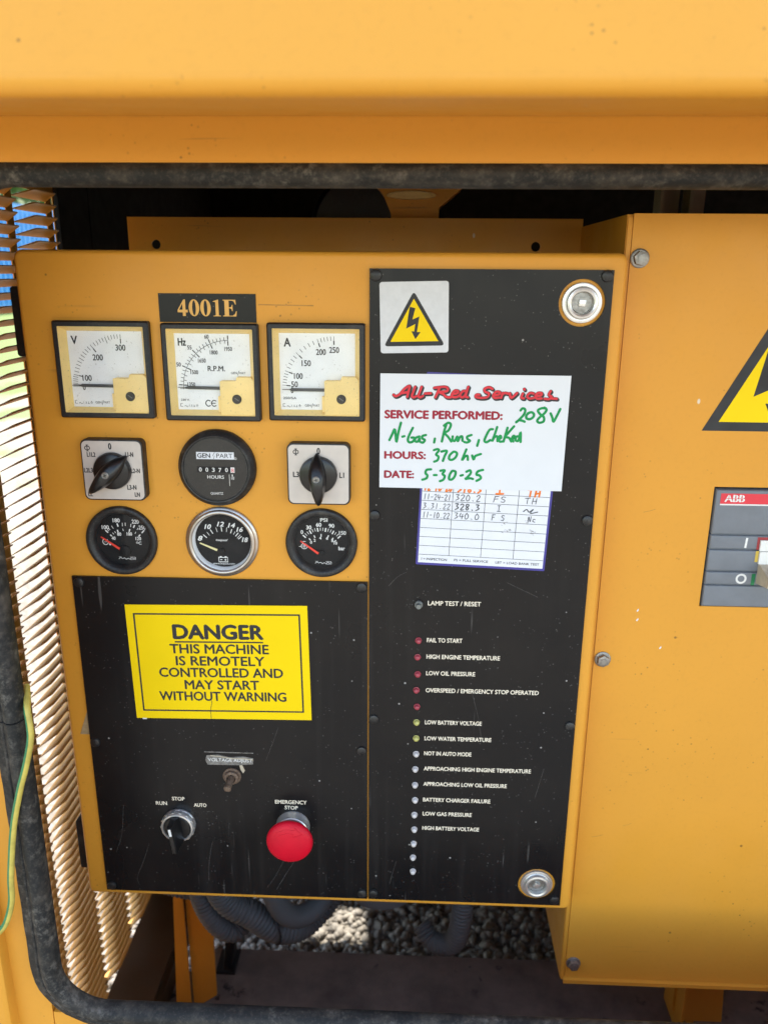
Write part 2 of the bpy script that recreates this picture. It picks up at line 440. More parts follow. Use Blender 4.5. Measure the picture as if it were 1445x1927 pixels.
def text_mesh(t, bold=0.0, shear=0.0):
    key = (t, bold, shear)
    if key in _tc: return _tc[key]
    cu = bpy.data.curves.new('t', 'FONT'); cu.body = t; cu.size = 1.0; cu.offset = bold; cu.shear = shear; cu.resolution_u = 3
    ob = bpy.data.objects.new('t', cu); COL.objects.link(ob)
    bpy.context.view_layer.update()
    me = bpy.data.meshes.new_from_object(ob.evaluated_get(bpy.context.evaluated_depsgraph_get()))
    vs_ = [(v.co.x, v.co.y) for v in me.vertices]; fs_ = [tuple(p.vertices) for p in me.polygons]
    x0 = min(v[0] for v in vs_); x1 = max(v[0] for v in vs_)
    vs_ = [(a - x0, b) for a, b in vs_]
    bpy.data.objects.remove(ob); bpy.data.curves.remove(cu); bpy.data.meshes.remove(me)
    _tc[key] = (vs_, fs_, x1 - x0); return _tc[key]
CAPH = 1.0
CAPH = max(v[1] for v in text_mesh('H')[0])

ZT = 1.05                                             # height of the cabinet door's top edge above the gravel
def at(X, Y, Z=0.0): return Vector((X / 1000, Z / 1000, ZT - Y / 1000))
def thing(name, label, cat, X, Y, Z=0.0, group=None, kind=None):
    o = bpy.data.objects.new(name, None); COL.objects.link(o); o.location = at(X, Y, Z); o.empty_display_size = 0.02
    o['label'] = label; o['category'] = cat
    if group: o['group'] = group
    return o
def copy_to(o, parent, X=None, Y=None, d=0.0):
    c = o.copy(); COL.objects.link(c); c.parent = parent
    if X is not None: c.location = W3(X, Y, d)
    return c

# ================================================================== ground and far surroundings
g = MB(); g.box(-60000, 60000, 0, 60, -60000, 60000)
go = g.build('ground', 'gravel', None, angle=0); go.location = (0, 0, 0); go['kind'] = 'structure'
go['label'] = 'pale gravel yard with grass beyond it'; 
st = MB()
rs = random.Random(3)
ico = bmesh.new(); bmesh.ops.create_icosphere(ico, subdivisions=1, radius=1.0)
iv = [tuple(v.co) for v in ico.verts]; ifc = [tuple(v.index for v in f.verts) for f in ico.faces]; ico.free()
for k in range(8000):
    x = rs.uniform(-160, 620); z = rs.uniform(330, 740); r = rs.choice((3.5, 4.5, 5.5, 6.5, 8, 10)) * rs.uniform(0.7, 1.15)
    q = Matrix.Rotation(rs.uniform(0, 6.28), 3, Vector((rs.uniform(-1, 1), rs.uniform(-1, 1), rs.uniform(-1, 1))).normalized())
    sx, sy, sz = rs.uniform(0.75, 1.3), rs.uniform(0.6, 1.0), rs.uniform(0.45, 0.8)
    vv = []
    for p in iv:
        p = q @ Vector((p[0] * sx, p[1] * sy, p[2] * sz)) * r * rs.uniform(0.88, 1.1)
        vv.append((x + p.x, -r * 0.30 + p.y, -z + p.z))
    st.add(vv, ifc)
so_ = st.build('gravel_stones', 'stone', None, recalc=False, angle=60, kind='stuff'); so_['label'] = 'loose pale gravel stones under the machine'; so_['category'] = 'gravel'

# far hedge and a blue container, glimpsed through the louvres
hd = MB(); rh = random.Random(11)
for k in range(5200):
    x = rh.uniform(-23000, -18000); z = rh.uniform(8000, 68000); top = 6200 + 1300 * math.sin(z * 0.0007) + 700 * math.sin(z * 0.0023)
    y = -top * rh.uniform(0.02, 1) ** 0.7; s_ = rh.uniform(200, 520)
    e1 = Vector((rh.uniform(-1, 1), rh.uniform(-1, 1), rh.uniform(-1, 1))).normalized() * s_; e2 = e1.cross(Vector((rh.uniform(-1, 1), rh.uniform(-1, 1), rh.uniform(-1, 1)))).normalized() * s_ * 0.6
    c = Vector((x, y, -z)); hd.add([tuple(c + e1), tuple(c + e2), tuple(c - e1), tuple(c - e2)], [(0, 1, 2, 3)])
ho = hd.build('hedge', 'leaf', None, recalc=False, angle=0, kind='stuff'); ho['label'] = 'distant green hedge glimpsed through the louvres'; ho['category'] = 'hedge'
ct = thing('shipping_container', 'bright blue container standing on the grass beyond the louvres', 'container', -10800, 1050, 21500)
cb = MB(); cb.box(-1150, 1150, -2600, -160, -3000, 3000); cb.build('body', 'skyblue', ct, angle=0)
cr = MB()
for i in range(24): cr.box(1150, 1185, -2450, -230, -2900 + i * 250, -2780 + i * 250)
cr.build('rib', 'skyblue', ct, angle=0, kind='stuff')
for sx in (-1000, 900):
    for sz in (-2900, 2700): MB().box(sx, sx + 150, -160, 0, sz, sz + 200).build('foot', 'skyblue', ct, angle=0)

# ================================================================== canopy (local origin = panel origin X=0,Y=0,Z=0, with d = -Z)
can = thing('generator_canopy', 'yellow steel generator canopy framing the open side bay', 'canopy', 0, 1050, 0)
Y0 = 1050.0
def cb_(): return MB()
def shift(m, dy):                                     # build in door coordinates, store relative to the thing's base
    m.v = [(x, y - dy, d) for x, y, d in m.v]; return m
def sweep_x(prof, x0, x1):
    m = MB(); n = len(prof)
    m.add([(x, y, d) for x in (x0, x1) for y, d in prof], [(i, (i + 1) % n, n + (i + 1) % n, n + i) for i in range(n)] + [tuple(range(n))[::-1], tuple(range(n, 2 * n))])
    return m
# roof: sloping face, rounded drip edge, short underside
rc = (-61.8, 231.0); rr = 7.0
SLO = 71.0; e0 = 90 - SLO
p0 = (rc[0] - rr * math.sin(R(e0)), rc[1] + rr * math.cos(R(e0))); run = (300 + p0[0]) / math.tan(R(SLO))
dtop = p0[1] - run
prof = [(-300.0, dtop), p0]
for a in range(30, -91, -10): prof.append((rc[0] - rr * math.sin(R(a)), rc[1] + rr * math.cos(R(a))))
prof += [(-67.5, 117.6), (-72.0, 117.6), (-296.0, dtop - 5), (-296.0, -900.0), (-300.0, -900.0)]
shift(sweep_x(prof, -110, 1300), Y0).build('roof_panel', 'yellow_clean', can, angle=50)
lt = MB(); lt.box(-110, 1300, -80, -44, 100, 117); lt.box(-110, 1300, -44, -34, 84, 104)
shift(lt, Y0).build('lintel', 'yellow_clean', can, angle=0)
jb = MB(); jb.plate(rrect(-260, -20, -80, 1000, 6), 60, 114, 4.0); jb.box(-24, 9, -70, 1000, 99, 103.5)
shift(jb, Y0).build('door_jamb', 'yellow', can)
sl = MB(); sl.box(10, 1300, 592, 1000, 100, 104)
shift(sl, Y0).build('door_sill', 'yellow', can, angle=0)
shift(MB().box(1290, 1300, -296, 1000, -900, 84), Y0).build('end_panel', 'yellow_clean', can, angle=0)
BO = [(60, 20), (190, 20), (190, 240), (60, 240)]  # unseen rear opening, added to let sun onto the gravel below
shift(MB().solid([[(-90, -296), (1290, -296), (1290, 1000), (-90, 1000)], BO], -908, -900), Y0).build('back_panel', 'yellow_clean', can, angle=0)

gp = MB(); gy = [(-66, 116), (-66, 100), (-59, -900), (-297, -900), (-297, dtop - 2), (-61, 228)]
gp.add([(x, y, d) for x in (-74, -71.2) for y, d in gy], [tuple(range(6))[::-1], tuple(range(6, 12))] + [(i, (i + 1) % 6, 6 + (i + 1) % 6, 6 + i) for i in range(6)])
shift(gp, Y0).build('gable_end', 'yellow_clean', can, angle=0)
li = MB(); li.box(-70, 1285, -290, -250, -895, -20); shift(li, Y0).build('roof_shade_lining', 'shade_black', can, angle=0)  # black slab added under the roof to cut light inside the bay
li = MB(); li.solid([[(-70, -250), (1285, -250), (1285, 990), (-70, 990)], BO], -895, -870); shift(li, Y0).build('back_shade_lining', 'shade_black', can, angle=0)  # black slab added on the back wall to soak up stray light
shift(MB().box(-69, -65, -250, 555, -318, -241).box(-69, -65, -250, 845, -895, -321), Y0).build('side_shade_lining', 'shade_black', can, angle=0)  # dark sheets added so the side wall stays in deep shade
# louvred end wall: solid bands plus one lanced blade per slot
XW = -70.0; PITCH = 11.2; LDEP = 13.6; LDROP = 6.8; CP = 81.5
lw = MB()
cols = [(-8.0, 22, 81), (73.5, 0, 81), (155.0, 0, 81), (236.5, 55, 81)]  # first column starts low: its hidden upper rows are closed against light
YL0 = -58.0
def band(z0, z1, y0, y1): lw.box(XW - 0.9, XW, y0, y1, -z1, -z0)
yb = YL0 + 81 * PITCH
band(-84, -8, -80, 1000)
for i, (z0, r0, r1) in enumerate(cols): band(z0 + 68.5, z0 + CP, YL0 + r0 * PITCH, yb)
band(318.0, 900, -296, yb); band(-8, 318, -200, YL0); band(240, 318, YL0, YL0 + 55 * PITCH); band(-8, 73, YL0, YL0 + 22 * PITCH)
lw.box(XW - 6, XW, yb, yb + 6, -900, 8)
shift(lw, Y0)
lwo = lw.build('louvred_panel', 'yellow_louvre', can, angle=0)
def louvre_mesh():
    m = MB(); ln = 68.2; NS = 5
    st_ = [(0.0, 0.06), (0.03, 0.16), (0.23, 1.0), (0.26, 1.03), (0.5, 1.03), (0.74, 1.03), (0.88, 1.03), (0.91, 0.98), (1.0, 0.08)]
    rows = []
    for t, s_ in st_:
        ring = []
        for k in range(NS + 1):
            u = k / NS                                # 0 = slot edge in the wall plane, 1 = free rim turned inwards
            px = LDEP * s_ * u; py = LDROP * (1 - s_ * (u ** 1.25)) - 1.6 * s_ * math.sin(math.pi * u)
            if k == NS: py += 0.5 * s_
            ring.append((px, py))
        rows.append((t, ring))
    v = []; f = []; n = NS + 1
    for t, ring in rows:
        for px, py in ring: v.append((px, py, -(0.4 + ln * t)))
        for px, py in ring: v.append((px - 0.35, py + 0.95, -(0.4 + ln * t)))
    s2 = 2 * n
    for i in range(len(rows) - 1):
        a = i * s2; b = a + s2
        for k in range(NS):
            f.append((a + k, a + k + 1, b + k + 1, b + k)); f.append((a + n + k, b + n + k, b + n + k + 1, a + n + k + 1))
        f.append((a, b, b + n, a + n)); f.append((a + NS, a + n + NS, b + n + NS, b + NS))
    e = (len(rows) - 1) * s2
    for k in range(NS): f.append((k, k + n, k + n + 1, k + 1)); f.append((e + k, e + k + 1, e + k + n + 1, e + k + n))
    m.add(v, f); return m
lme = louvre_mesh().mesh('louvre', M['yellow_louvre'], angle=50)
for z0, r0, r1 in cols:
    for r_ in range(r0, r1):
        o = bpy.data.objects.new('louvre', lme); COL.objects.link(o); o.parent = lwo
        o.location = W3(XW, YL0 + r_ * PITCH + 1.0 - Y0, -z0)

# skid base under the bay
sk = thing('skid_base', 'dark oil-stained steel skid floor below the control cabinet', 'skid', 300, 1050, 100)
def skb(): return MB()
def rel(m, X, Y, Z): m.v = [(x - X, y - Y, d + Z) for x, y, d in m.v]; return m
rel(MB().box(48, 1280, 860, 868, -226, -20), 300, 1050, 100).build('floor_plate', 'skid', sk, angle=0)
rel(MB().box(48, 1280, 868, 1049, -34, -26), 300, 1050, 100).build('front_rail', 'rail', sk, angle=0)
rel(MB().box(-66, -8, 860, 868, -420, -20), 300, 1050, 100).build('side_flange', 'rail', sk, angle=0)
rel(MB().box(-8, 48, 900, 906, -226, -20), 300, 1050, 100).build('drain_channel', 'skid', sk, angle=0)
rel(MB().box(-8, -2, 868, 900, -420, -20), 300, 1050, 100).build('channel_web', 'rail', sk, angle=0)
for x in (60, 640, 1180): rel(MB().box(x, x + 60, 868, 1050, -120, -60), 300, 1050, 100).build('foot', 'rail', sk, angle=0)

# rubber edge seal round the opening, in two lengths
seal = thing('rubber_door_seal', 'weathered black rubber bulb seal round the bay opening', 'seal', 23, 575, -110)
def seal_path():
    x0, x1, y0, y1, r = 23.5, 1000.0, -31.5, 574.5, 36.0
    p = []
    def arc(cx, cy, a0, a1, n=10):
        for i in range(n + 1):
            a = R(a0 + (a1 - a0) * i / n); p.append((cx + r * math.cos(a), cy + r * math.sin(a)))
    up = [(x1 - i * (x1 - x0 - r) / 60, y0) for i in range(60)]
    p += up; arc(x0 + r, y0 + r, -90, -180)
    vs1 = [(x0, y0 + r + i * (317 - y0 - r) / 30) for i in range(1, 31)]
    first = p + vs1
    p = []
    p += [(x0, 318.2 + i * (y1 - r - 318.2) / 24) for i in range(25)]
    def arc2(cx, cy, a0, a1, n=12):
        for i in range(1, n + 1):
            a = R(a0 + (a1 - a0) * i / n); p.append((cx + r * math.cos(a), cy + r * math.sin(a)))
    arc2(x0 + r, y1 - r, 180, 90)
    p += [(x0 + r + i * (x1 - x0 - r) / 50, y1) for i in range(1, 51)]
    return first, p
def seal_piece(path):
    # profile: u = away from the opening, d = outwards
    pr = [(0.2, 106), (0.0, 109.5), (0.8, 113.5), (2.8, 117), (6.0, 119), (9.3, 118.6), (12.0, 116.6), (13.2, 115.2), (13.9, 116.0), (15.2, 115.8), (16.0, 114.0), (17.2, 112.6), (22.6, 111.6), (23.8, 109.5), (23.8, 103.8), (14, 103.8), (6, 103.4), (2, 104)]
    m = MB(); n = len(pr); v = []; f = []; N = len(path)
    for i in range(N):
        a = Vector(path[max(i - 1, 0)]); b = Vector(path[min(i + 1, N - 1)]); t = (b - a).normalized()
        nn = Vector((t.y, -t.x))
        c = Vector((450, 270)) - Vector(path[i])
        if nn.dot(c) > 0: nn = -nn
        jit = 0.35 * math.sin(i * 1.7) * (1 if 2 < i < N - 3 else 0)
        for u, d in pr: v.append((path[i][0] + nn.x * u, path[i][1] + nn.y * u, d + jit * (1 if d > 108 else 0)))
    for i in range(N - 1):
        for k in range(n):
            l = (k + 1) % n; f.append((i * n + k, i * n + l, (i + 1) * n + l, (i + 1) * n + k))
    f.append(tuple(range(n))[::-1]); f.append(tuple((N - 1) * n + k for k in range(n)))
    return m.add(v, f)
sp1, sp2 = seal_path()
for p in (sp1, sp2):
    rel(seal_piece(p), 23, 575, -110).build('seal_strip', 'rubber', seal, angle=60)

# ================================================================== control cabinet
cab = thing('control_cabinet', 'yellow control cabinet door carrying gauges, lamps and black label plates', 'control cabinet', 0, 569.4, 0)
DW, DH = 443.4, 569.4
METERS = [(62.0, 85.8), (142.7, 86.9), (221.1, 85.9)]
G1, G2, G3, HM = (62.4, 221.2), (143.1, 220.8), (222.5, 220.0), (142.8, 160.0)
holes = [[(cx - 33, cy - 33), (cx + 33, cy - 33), (cx + 33, cy + 33), (cx - 33, cy + 33)] for cx, cy in METERS]
holes += [circ(cx, cy, 25.5, 36) for cx, cy in (G1, G2, G3)] + [circ(HM[0], HM[1], 26, 36)]
# rounded door tray: front face with openings, rolled edges, side returns
dr = MB(); rad = 4.0; cr_ = 6.5; SEG = 6
out0 = rrect(0, DW, 0, DH, cr_, SEG)
inn = rrect(rad, DW - rad, rad, DH - rad, max(0.5, cr_ - rad), SEG)
dr.fill([inn] + holes, 0.0)
n_ = len(out0); rings = []
for i in range(6):
    a = R(90 * i / 5); k = 1 - math.sin(a)
    rings.append([(inn[j][0] + (out0[j][0] - inn[j][0]) * (1 - k), inn[j][1] + (out0[j][1] - inn[j][1]) * (1 - k), -rad + rad * math.cos(a)) for j in range(n_)])
rings.append([(x, y, -19.0) for x, y in out0]); rings.append([(x, y, -19.0) for x, y in rrect(2, DW - 2, 2, DH - 2, 5, SEG)]); rings.append([(x, y, -2.0) for x, y in rrect(4, DW - 4, 4, DH - 4, 4, SEG)])
v = [p for r_ in rings for p in r_]; f = []
for k in range(len(rings) - 1):
    for i in range(n_): j = (i + 1) % n_; f.append((k * n_ + i, k * n_ + j, (k + 1) * n_ + j, (k + 1) * n_ + i))
dr.add(v, f)
def relc(m): m.v = [(x, y - 569.4, d) for x, y, d in m.v]; return m
door = relc(dr).build('door', 'yellow', cab, recalc=False, angle=40)
bm = bmesh.new(); bm.from_mesh(door.data); bmesh.ops.remove_doubles(bm, verts=bm.verts[:], dist=1e-6); bmesh.ops.recalc_face_normals(bm, faces=bm.faces[:]); bm.to_mesh(door.data); bm.free()
door.data.shade_smooth(); door.data.set_sharp_from_angle(angle=R(40))
relc(MB().box(14, 430, 14, 552, -188, -20)).build('cabinet_body', 'shade_black', cab, angle=0)  # hidden body coloured black to throw less light on the back plate
hl = [[(48, -6 - 4), (54, -10), (56, -7), (54, -3), (48, -3), (45, -7)], circ(404, -9.5, 3.6, 16)]
relc(MB().solid([[(21, -34), (446, -34), (446, 555), (21, 555)], circ(47, -9.5, 4.4, 16), circ(404, -9.5, 4.4, 16)], -192.5, -190)).build('back_plate', 'yellow', cab, angle=0)
for y in (26, 497): relc(MB().rplate(-9.5, 5, y, y + 52, -28, -9, 2.5, 1.5)).build('hinge', 'black', cab)
# torn paper scrap left by an old label
relc(MB().plate([(9.6, 400), (17.6, 378), (18.4, 378), (18.4, 400)], 0.05, 0.35)).build('label_scrap', 'tan', cab, angle=0)
relc(MB().stroke([(179.5, 37.4), (195, 37.7), (219, 37.9)], 0.9, 0.06)).build('rub_mark', 'rub', cab, recalc=False, angle=0)
# black label plates
def plate_part(x0, x1, y0, y1, hole=()):
    loops = [[(x0, y0), (x1, y0), (x1, y1), (x0, y1)]] + [circ(cx, cy, r, 40) for cx, cy, r in hole]
    return relc(MB().solid(loops, 0.1, 2.2)).build('label_plate', 'black_plate', cab, angle=0)
pr_ = plate_part(260.2, 433.4, 11.6, 562.5, ((412.3, 34.3, 16.6), (411.2, 540.2, 16.6)))
pl_ = plate_part(18.6, 259.0, 252.4, 562.5)
rv = MB(); rv.lathe([(4.3, 2.2), (4.3, 2.9), (3.9, 3.7), (2.6, 4.3), (0.1, 4.5)], n=20)
rme = rv.mesh('rivet', M['rivet'])
def riv(x, y, par):
    o = bpy.data.objects.new('rivet', rme); COL.objects.link(o); o.parent = par; o.location = W3(x, y - 569.4, 0)
for x, y in [(264.8, 16.2), (428.6, 15.6), (264.5, 196), (428.8, 197), (264.4, 376.2), (428.8, 377.8), (264.5, 556.3), (427.9, 556.3)]: riv(x, y, pr_)
for x, y in [(254.3, 256.8), (24.2, 257.4), (22.9, 406.5), (254.2, 407.3), (254.3, 556.6), (23.4, 557.4)]: riv(x, y, pl_)
for pts in ([(183, 387), (177, 404), (171, 420)], [(205, 481), (190, 510), (176, 540), (168, 553)], [(62, 510), (55, 530), (48, 548), (50, 556)], [(201, 510), (187, 535), (176, 556)], [(120, 505), (116, 525), (114, 548)], [(42, 470), (38, 500), (31, 520)]):
    relc(MB().stroke(pts, 0.16, 2.27)).build('scratch', 'scratch', pl_, recalc=False, angle=0)
for pts in ([(345, 345), (352, 372), (356, 395)], [(410, 420), (404, 450)], [(285, 520), (279, 545)], [(370, 250), (395, 262)], [(330, 205), (322, 214), (318, 226)], [(276, 255), (283, 247), (290, 243)]):
    relc(MB().stroke(pts, 0.15, 2.27)).build('scratch', 'scratch', pr_, recalc=False, angle=0)
# status lamps and engraved legends
def lampmesh(mat):
    m = MB(); m.lathe([(2.7, 2.2), (2.7, 2.9), (2.3, 3.0)], n=16, close=False); m.lathe([(2.25, 2.3), (2.25, 4.2), (1.95, 5.2), (1.2, 5.9), (0.05, 6.15)], n=16); return m.mesh('indicator_lamp', M[mat])
lr, la, lwm = lampmesh('led_red'), lampmesh('led_amber'), lampmesh('led_white')
LY = [300.4, 315.6, 330.9, 346.1, 361.2, 376.6, 391.9, 407.1, 422.3, 437.8, 453.1, 468.3, 483.5, 498.3, 513.5, 528.4]
for i, y in enumerate(LY):
    o = bpy.data.objects.new('indicator_lamp', lr if i < 5 else la if i < 7 else lwm); COL.objects.link(o); o.parent = pr_
    o.location = W3(300.4 + rs.uniform(-.25, .25), y + 1.6 - 569.4, 0); o.rotation_euler = (rs.uniform(-.09, .09), 0, rs.uniform(-.12, .12))
pb = MB(); pb.lathe([(3.3, 2.2), (3.3, 4.2), (2.9, 4.6), (2.1, 4.6), (2.1, 8.0), (1.8, 8.5), (0.05, 8.6)], n=20)
relc_ = pb.build('push_button', 'led_grey', pr_); relc_.location = W3(300.2, 270.2 - 569.4, 0)
LEG = [(270.9, 42.4, 'LAMP TEST / RESET'), (303.6, 28.6, 'FAIL TO START'), (318.5, 59.8, 'HIGH ENGINE TEMPERATURE'), (333.6, 40.2, 'LOW OIL PRESSURE'), (349.4, 93.3, 'OVERSPEED / EMERGENCY STOP OPERATED'),
       (379.7, 47.5, 'LOW BATTERY VOLTAGE'), (395.2, 56.3, 'LOW WATER TEMPERATURE'), (409.8, 40.0, 'NOT IN AUTO MODE'), (424.8, 91.4, 'APPROACHING HIGH ENGINE TEMPERATURE'), (440.2, 71.6, 'APPROACHING LOW OIL PRESSURE'),
       (456.2, 58.2, 'BATTERY CHARGER FAILURE'), (470.6, 42.7, 'LOW GAS PRESSURE'), (485.5, 49.7, 'HIGH BATTERY VOLTAGE')]
for y, wd, s_ in LEG: relc(MB().text(s_, 307.7, y, 3.7, 2.32, width=wd, bold=0.022)).build('legend', 'cream_print', pr_, recalc=False, angle=0)
for s_, x, y, h, wd in (('RUN', 71.6, 468.2, 3.5, 9.7), ('STOP', 86.3, 463.1, 3.5, 11), ('AUTO', 105.5, 469.0, 3.5, 11)): relc(MB().text(s_, x, y, h, 2.32, width=wd, bold=0.022)).build('legend', 'cream_print', pl_, recalc=False, angle=0)
relc(MB().text('EMERGENCY', 177.9, 463.1, 3.6, 2.32, width=27.8, bold=0.022).text('STOP', 186.2, 468.8, 3.6, 2.32, width=11.5, bold=0.022)).build('legend', 'cream_print', pl_, recalc=False, angle=0)
# quarter-turn locks
for cx, cy, k in ((412.3, 34.3, 0.12), (411.2, 540.2, 0.4)):
    lk = relc(MB().lathe([(14.4, 0.05), (14.4, 1.6), (14.0, 2.6), (12.6, 3.0), (11.6, 2.8), (11.4, 4.4), (10.8, 5.6), (9.4, 6.0), (8.2, 5.5), (7.9, 3.6), (7.7, 0.6)], cx, cy, 48)).build('lock', 'chrome', cab)
    relc(MB().lathe([(7.5, 0.6), (7.5, 1.6), (7.1, 1.9), (0.1, 2.0)], cx - 0.1, cy, 32)).build('lock_core', 'steel', lk)
    q = []
    for i in range(4):
        a = k + math.pi / 4 + i * math.pi / 2; q.append((cx + 3.4 * math.cos(a), cy + 3.4 * math.sin(a)))
    relc(MB().plate(q, 2.0, 4.2, 0.5)).build('lock_spindle', 'chrome', lk)

# ================================================================== number plate 4001E
npl = thing('number_plate', 'black plate reading 4001E in gold serif lettering above the Hz meter', 'plate', 105.6, 50.4, 0)
MB().box(0, 71.6, -20.4, 0, 0.05, 0.6).build('plate', 'black_plate', npl, angle=0)
def P4(pts, ox, sx, sy, oy): return [(ox + x * sx, oy + y * sy) for x, y in pts]
ltr = MB(); H_ = 11.8; oy = -16.2
def z4(l, x, wd): return [[(x + px * wd, oy + py * H_) for px, py in q] for q in l]
four = [[(0.62, 0), (0.78, 0), (0.78, 0.62), (0.98, 0.62), (0.98, 0.78), (0.78, 0.78), (0.78, 1.0), (0.50, 1.0), (0.50, 0.78), (0.02, 0.78), (0.02, 0.64)], [(0.50, 0.25), (0.17, 0.62), (0.50, 0.62)]]
zero = [circ(0.5, 0.5, 0.5, 32, 0.51), circ(0.5, 0.5, 0.17, 24, 0.45)]
one = [[(0.12, 0.10), (0.60, 0.0), (0.70, 0.0), (0.70, 0.90), (0.74, 0.95), (0.92, 0.965), (0.92, 1.0), (0.12, 1.0), (0.12, 0.965), (0.32, 0.95), (0.38, 0.90), (0.38, 0.17), (0.33, 0.125), (0.14, 0.135)]]
ee = [[(0, 0), (0.93, 0), (0.95, 0.28), (0.91, 0.28), (0.80, 0.10), (0.66, 0.05), (0.44, 0.05), (0.44, 0.46), (0.52, 0.46), (0.62, 0.41), (0.67, 0.30), (0.71, 0.30), (0.71, 0.68), (0.67, 0.68), (0.62, 0.56), (0.52, 0.51), (0.44, 0.51), (0.44, 0.95), (0.70, 0.95), (0.86, 0.86), (0.96, 0.68), (1.0, 0.68), (0.96, 1.0), (0, 1.0), (0, 0.965), (0.10, 0.94), (0.13, 0.90), (0.13, 0.10), (0.10, 0.06), (0, 0.035)]]
for l, x, wd in ((four, 13.6, 7.8), (zero, 22.1, 7.8), (zero, 30.6, 7.8), (one, 39.2, 7.0), (ee, 47.2, 10.2)):
    ltr.fill(z4(l, x, wd), 0.75)
ltr.build('lettering', 'gold_print', npl, recalc=False, angle=0)

# ================================================================== panel meters
def phi_mark(m, x, y, h, d):
    m.stroke([(x + 0.42 * h * math.cos(a * 0.5236), y + 0.34 * h * math.sin(a * 0.5236)) for a in range(13)], h * 0.14, d)
    m.line(x, y - h * 0.55, x, y + h * 0.55, h * 0.15, d + 0.04)
    m.line(x - h * .2, y - h * 0.53, x + h * .2, y - h * .53, h * .09, d + 0.06); m.line(x - h * .2, y + h * 0.53, x + h * .2, y + h * .53, h * .09, d + 0.06)
def genpart(m, x, y, w_, h, d):
    m.text('GEN', x, y, h, d, width=w_ * 0.40, bold=0.012); m.line(x + w_ * .44, y + h * .6, x + w_ * .53, y - h * 1.5, 0.35, d); m.text('PART', x + w_ * .55, y, h, d, width=w_ * 0.42)
def small_marks(m, x, y, d):
    m.line(x, y - 2.2, x, y + 0.2, 0.35, d); m.line(x + .3, y - 2.2, x + 1.6, y - 2.2, 0.3, d); m.line(x + .3, y + .1, x + 1.8, y + .1, 0.3, d)
    m.stroke([(x + 3.0, y), (x + 3.7, y - .7), (x + 4.4, y), (x + 5.1, y + .4), (x + 5.6, y)], 0.3, d)
    m.text('1.5', x + 6.4, y + .2, 1.5, d, width=2.6); m.line(x + 9.6, y + .2, x + 11, y + .2, .3, d); m.line(x + 10.3, y + .05, x + 10.3, y - 1.3, .3, d)
    m.stroke([(x + 12.6 + math.cos(a * 2.513 - 1.57) * 1.1, y - .6 + math.sin(a * 2.513 - 1.57) * 1.1) for a in range(6)], .28, d, smooth=False)
FR = 6.0; DD = -2.0
def meter(i, name, label, printer, needle_deg, pivot):
    cx, cy = METERS[i]
    t = thing(name, label, 'meter', cx, cy + 36, 0)
    def loc(m): m.v = [(x, y - 36, d) for x, y, d in m.v]; return m
    fr = MB(); o_ = rrect(-36, 36, -36, 36, 1.6, 3); 
    i_ = rrect(-32, 32, -32, 32, 0.6, 3); n = len(o_)
    o2 = rrect(-34.9, 34.9, -34.9, 34.9, 1.2, 3)
    rg = [[(x, y, 0.05) for x, y in o_], [(x, y, FR - 1.2) for x, y in o_], [(x, y, FR) for x, y in o2], [(x, y, FR) for x, y in i_], [(x, y, 0.05) for x, y in i_]]
    ff = []
    for k in range(len(rg) - 1):
        for a in range(n): b = (a + 1) % n; ff.append((k * n + a, k * n + b, (k + 1) * n + b, (k + 1) * n + a))
    fr.add([p for r_ in rg for p in r_], ff); loc(fr).build('frame', 'black', t, recalc=True, angle=40)
    fu = MB(); q0 = [(-31.95, -31.95), (31.95, -31.95), (31.95, 31.95), (-31.95, 31.95)]; q1 = [(-28.2, -28.2), (28.2, -28.2), (28.2, 28.6), (-28.2, 28.6)]
    fu.add([(x, y, FR - 0.7) for x, y in q0] + [(x, y, DD) for x, y in q1], [(a, (a + 1) % 4, 4 + (a + 1) % 4, 4 + a) for a in range(4)])
    loc(fu).build('inner_surround', 'cream', t, recalc=False, angle=0)
    loc(MB().box(-30, 30, -30, 30, DD - 2.0, DD - 0.05)).build('dial', 'dial_white', t, angle=0)
    pm = MB(); printer(pm, DD + 0.12); loc(pm).build('scale_print', 'ink', t, recalc=False, angle=0)
    nd = MB(); a = R(needle_deg); ca, sa = -math.cos(a), -math.sin(a)
    def PP(r, o): return (pivot[0] + ca * r - sa * o, pivot[1] + sa * r + ca * o)
    nd.plate([PP(4, -1.15), PP(31.5, -1.15), PP(34, -0.25), PP(39.2, -0.2), PP(39.2, 0.2), PP(34, 0.25), PP(31.5, 1.15), PP(4, 1.15)], DD + 1.2, DD + 2.0)
    loc(nd).build('needle', 'grey_needle', t, angle=0)
    cv = MB(); cv.plate([(5.7, 6.3), (7.0, 5.9), (17.8, 5.9), (18.6, 3.0), (28.9, 3.0), (31.9, 6.0), (31.9, 31.9), (5.7, 31.9), (5.7, 18.3), (4.2, 17.6), (4.2, 17.6)][:9], DD, 4.4, 0.5)
    cv.box(3.6, 5.7, 17.8, 29.5, DD, 2.2)
    loc(cv).build('movement_cover', 'cream', t, angle=30)
    sc_ = loc(MB().lathe([(3.5, 4.4), (3.5, 5.0), (3.1, 5.35), (0.05, 5.4)], 18.3, 19.4, 24)).build('adjuster_screw', 'black_gloss', t)
    s2 = MB(); s2.line(16.7, 18.3, 19.9, 20.5, 0.45, 5.47); loc(s2).build('slot', 'led_grey', sc_, recalc=False, angle=0)
    loc(MB().box(-31.9, 31.9, -31.9, 31.9, FR - 0.55, FR - 0.25)).build('window', 'glass', t, angle=0)
    return t
def tick(m, c, deg, r0, r1, wd, d):
    a = R(deg); m.line(c[0] - math.cos(a) * r0, c[1] - math.sin(a) * r0, c[0] - math.cos(a) * r1, c[1] - math.sin(a) * r1, wd, d)
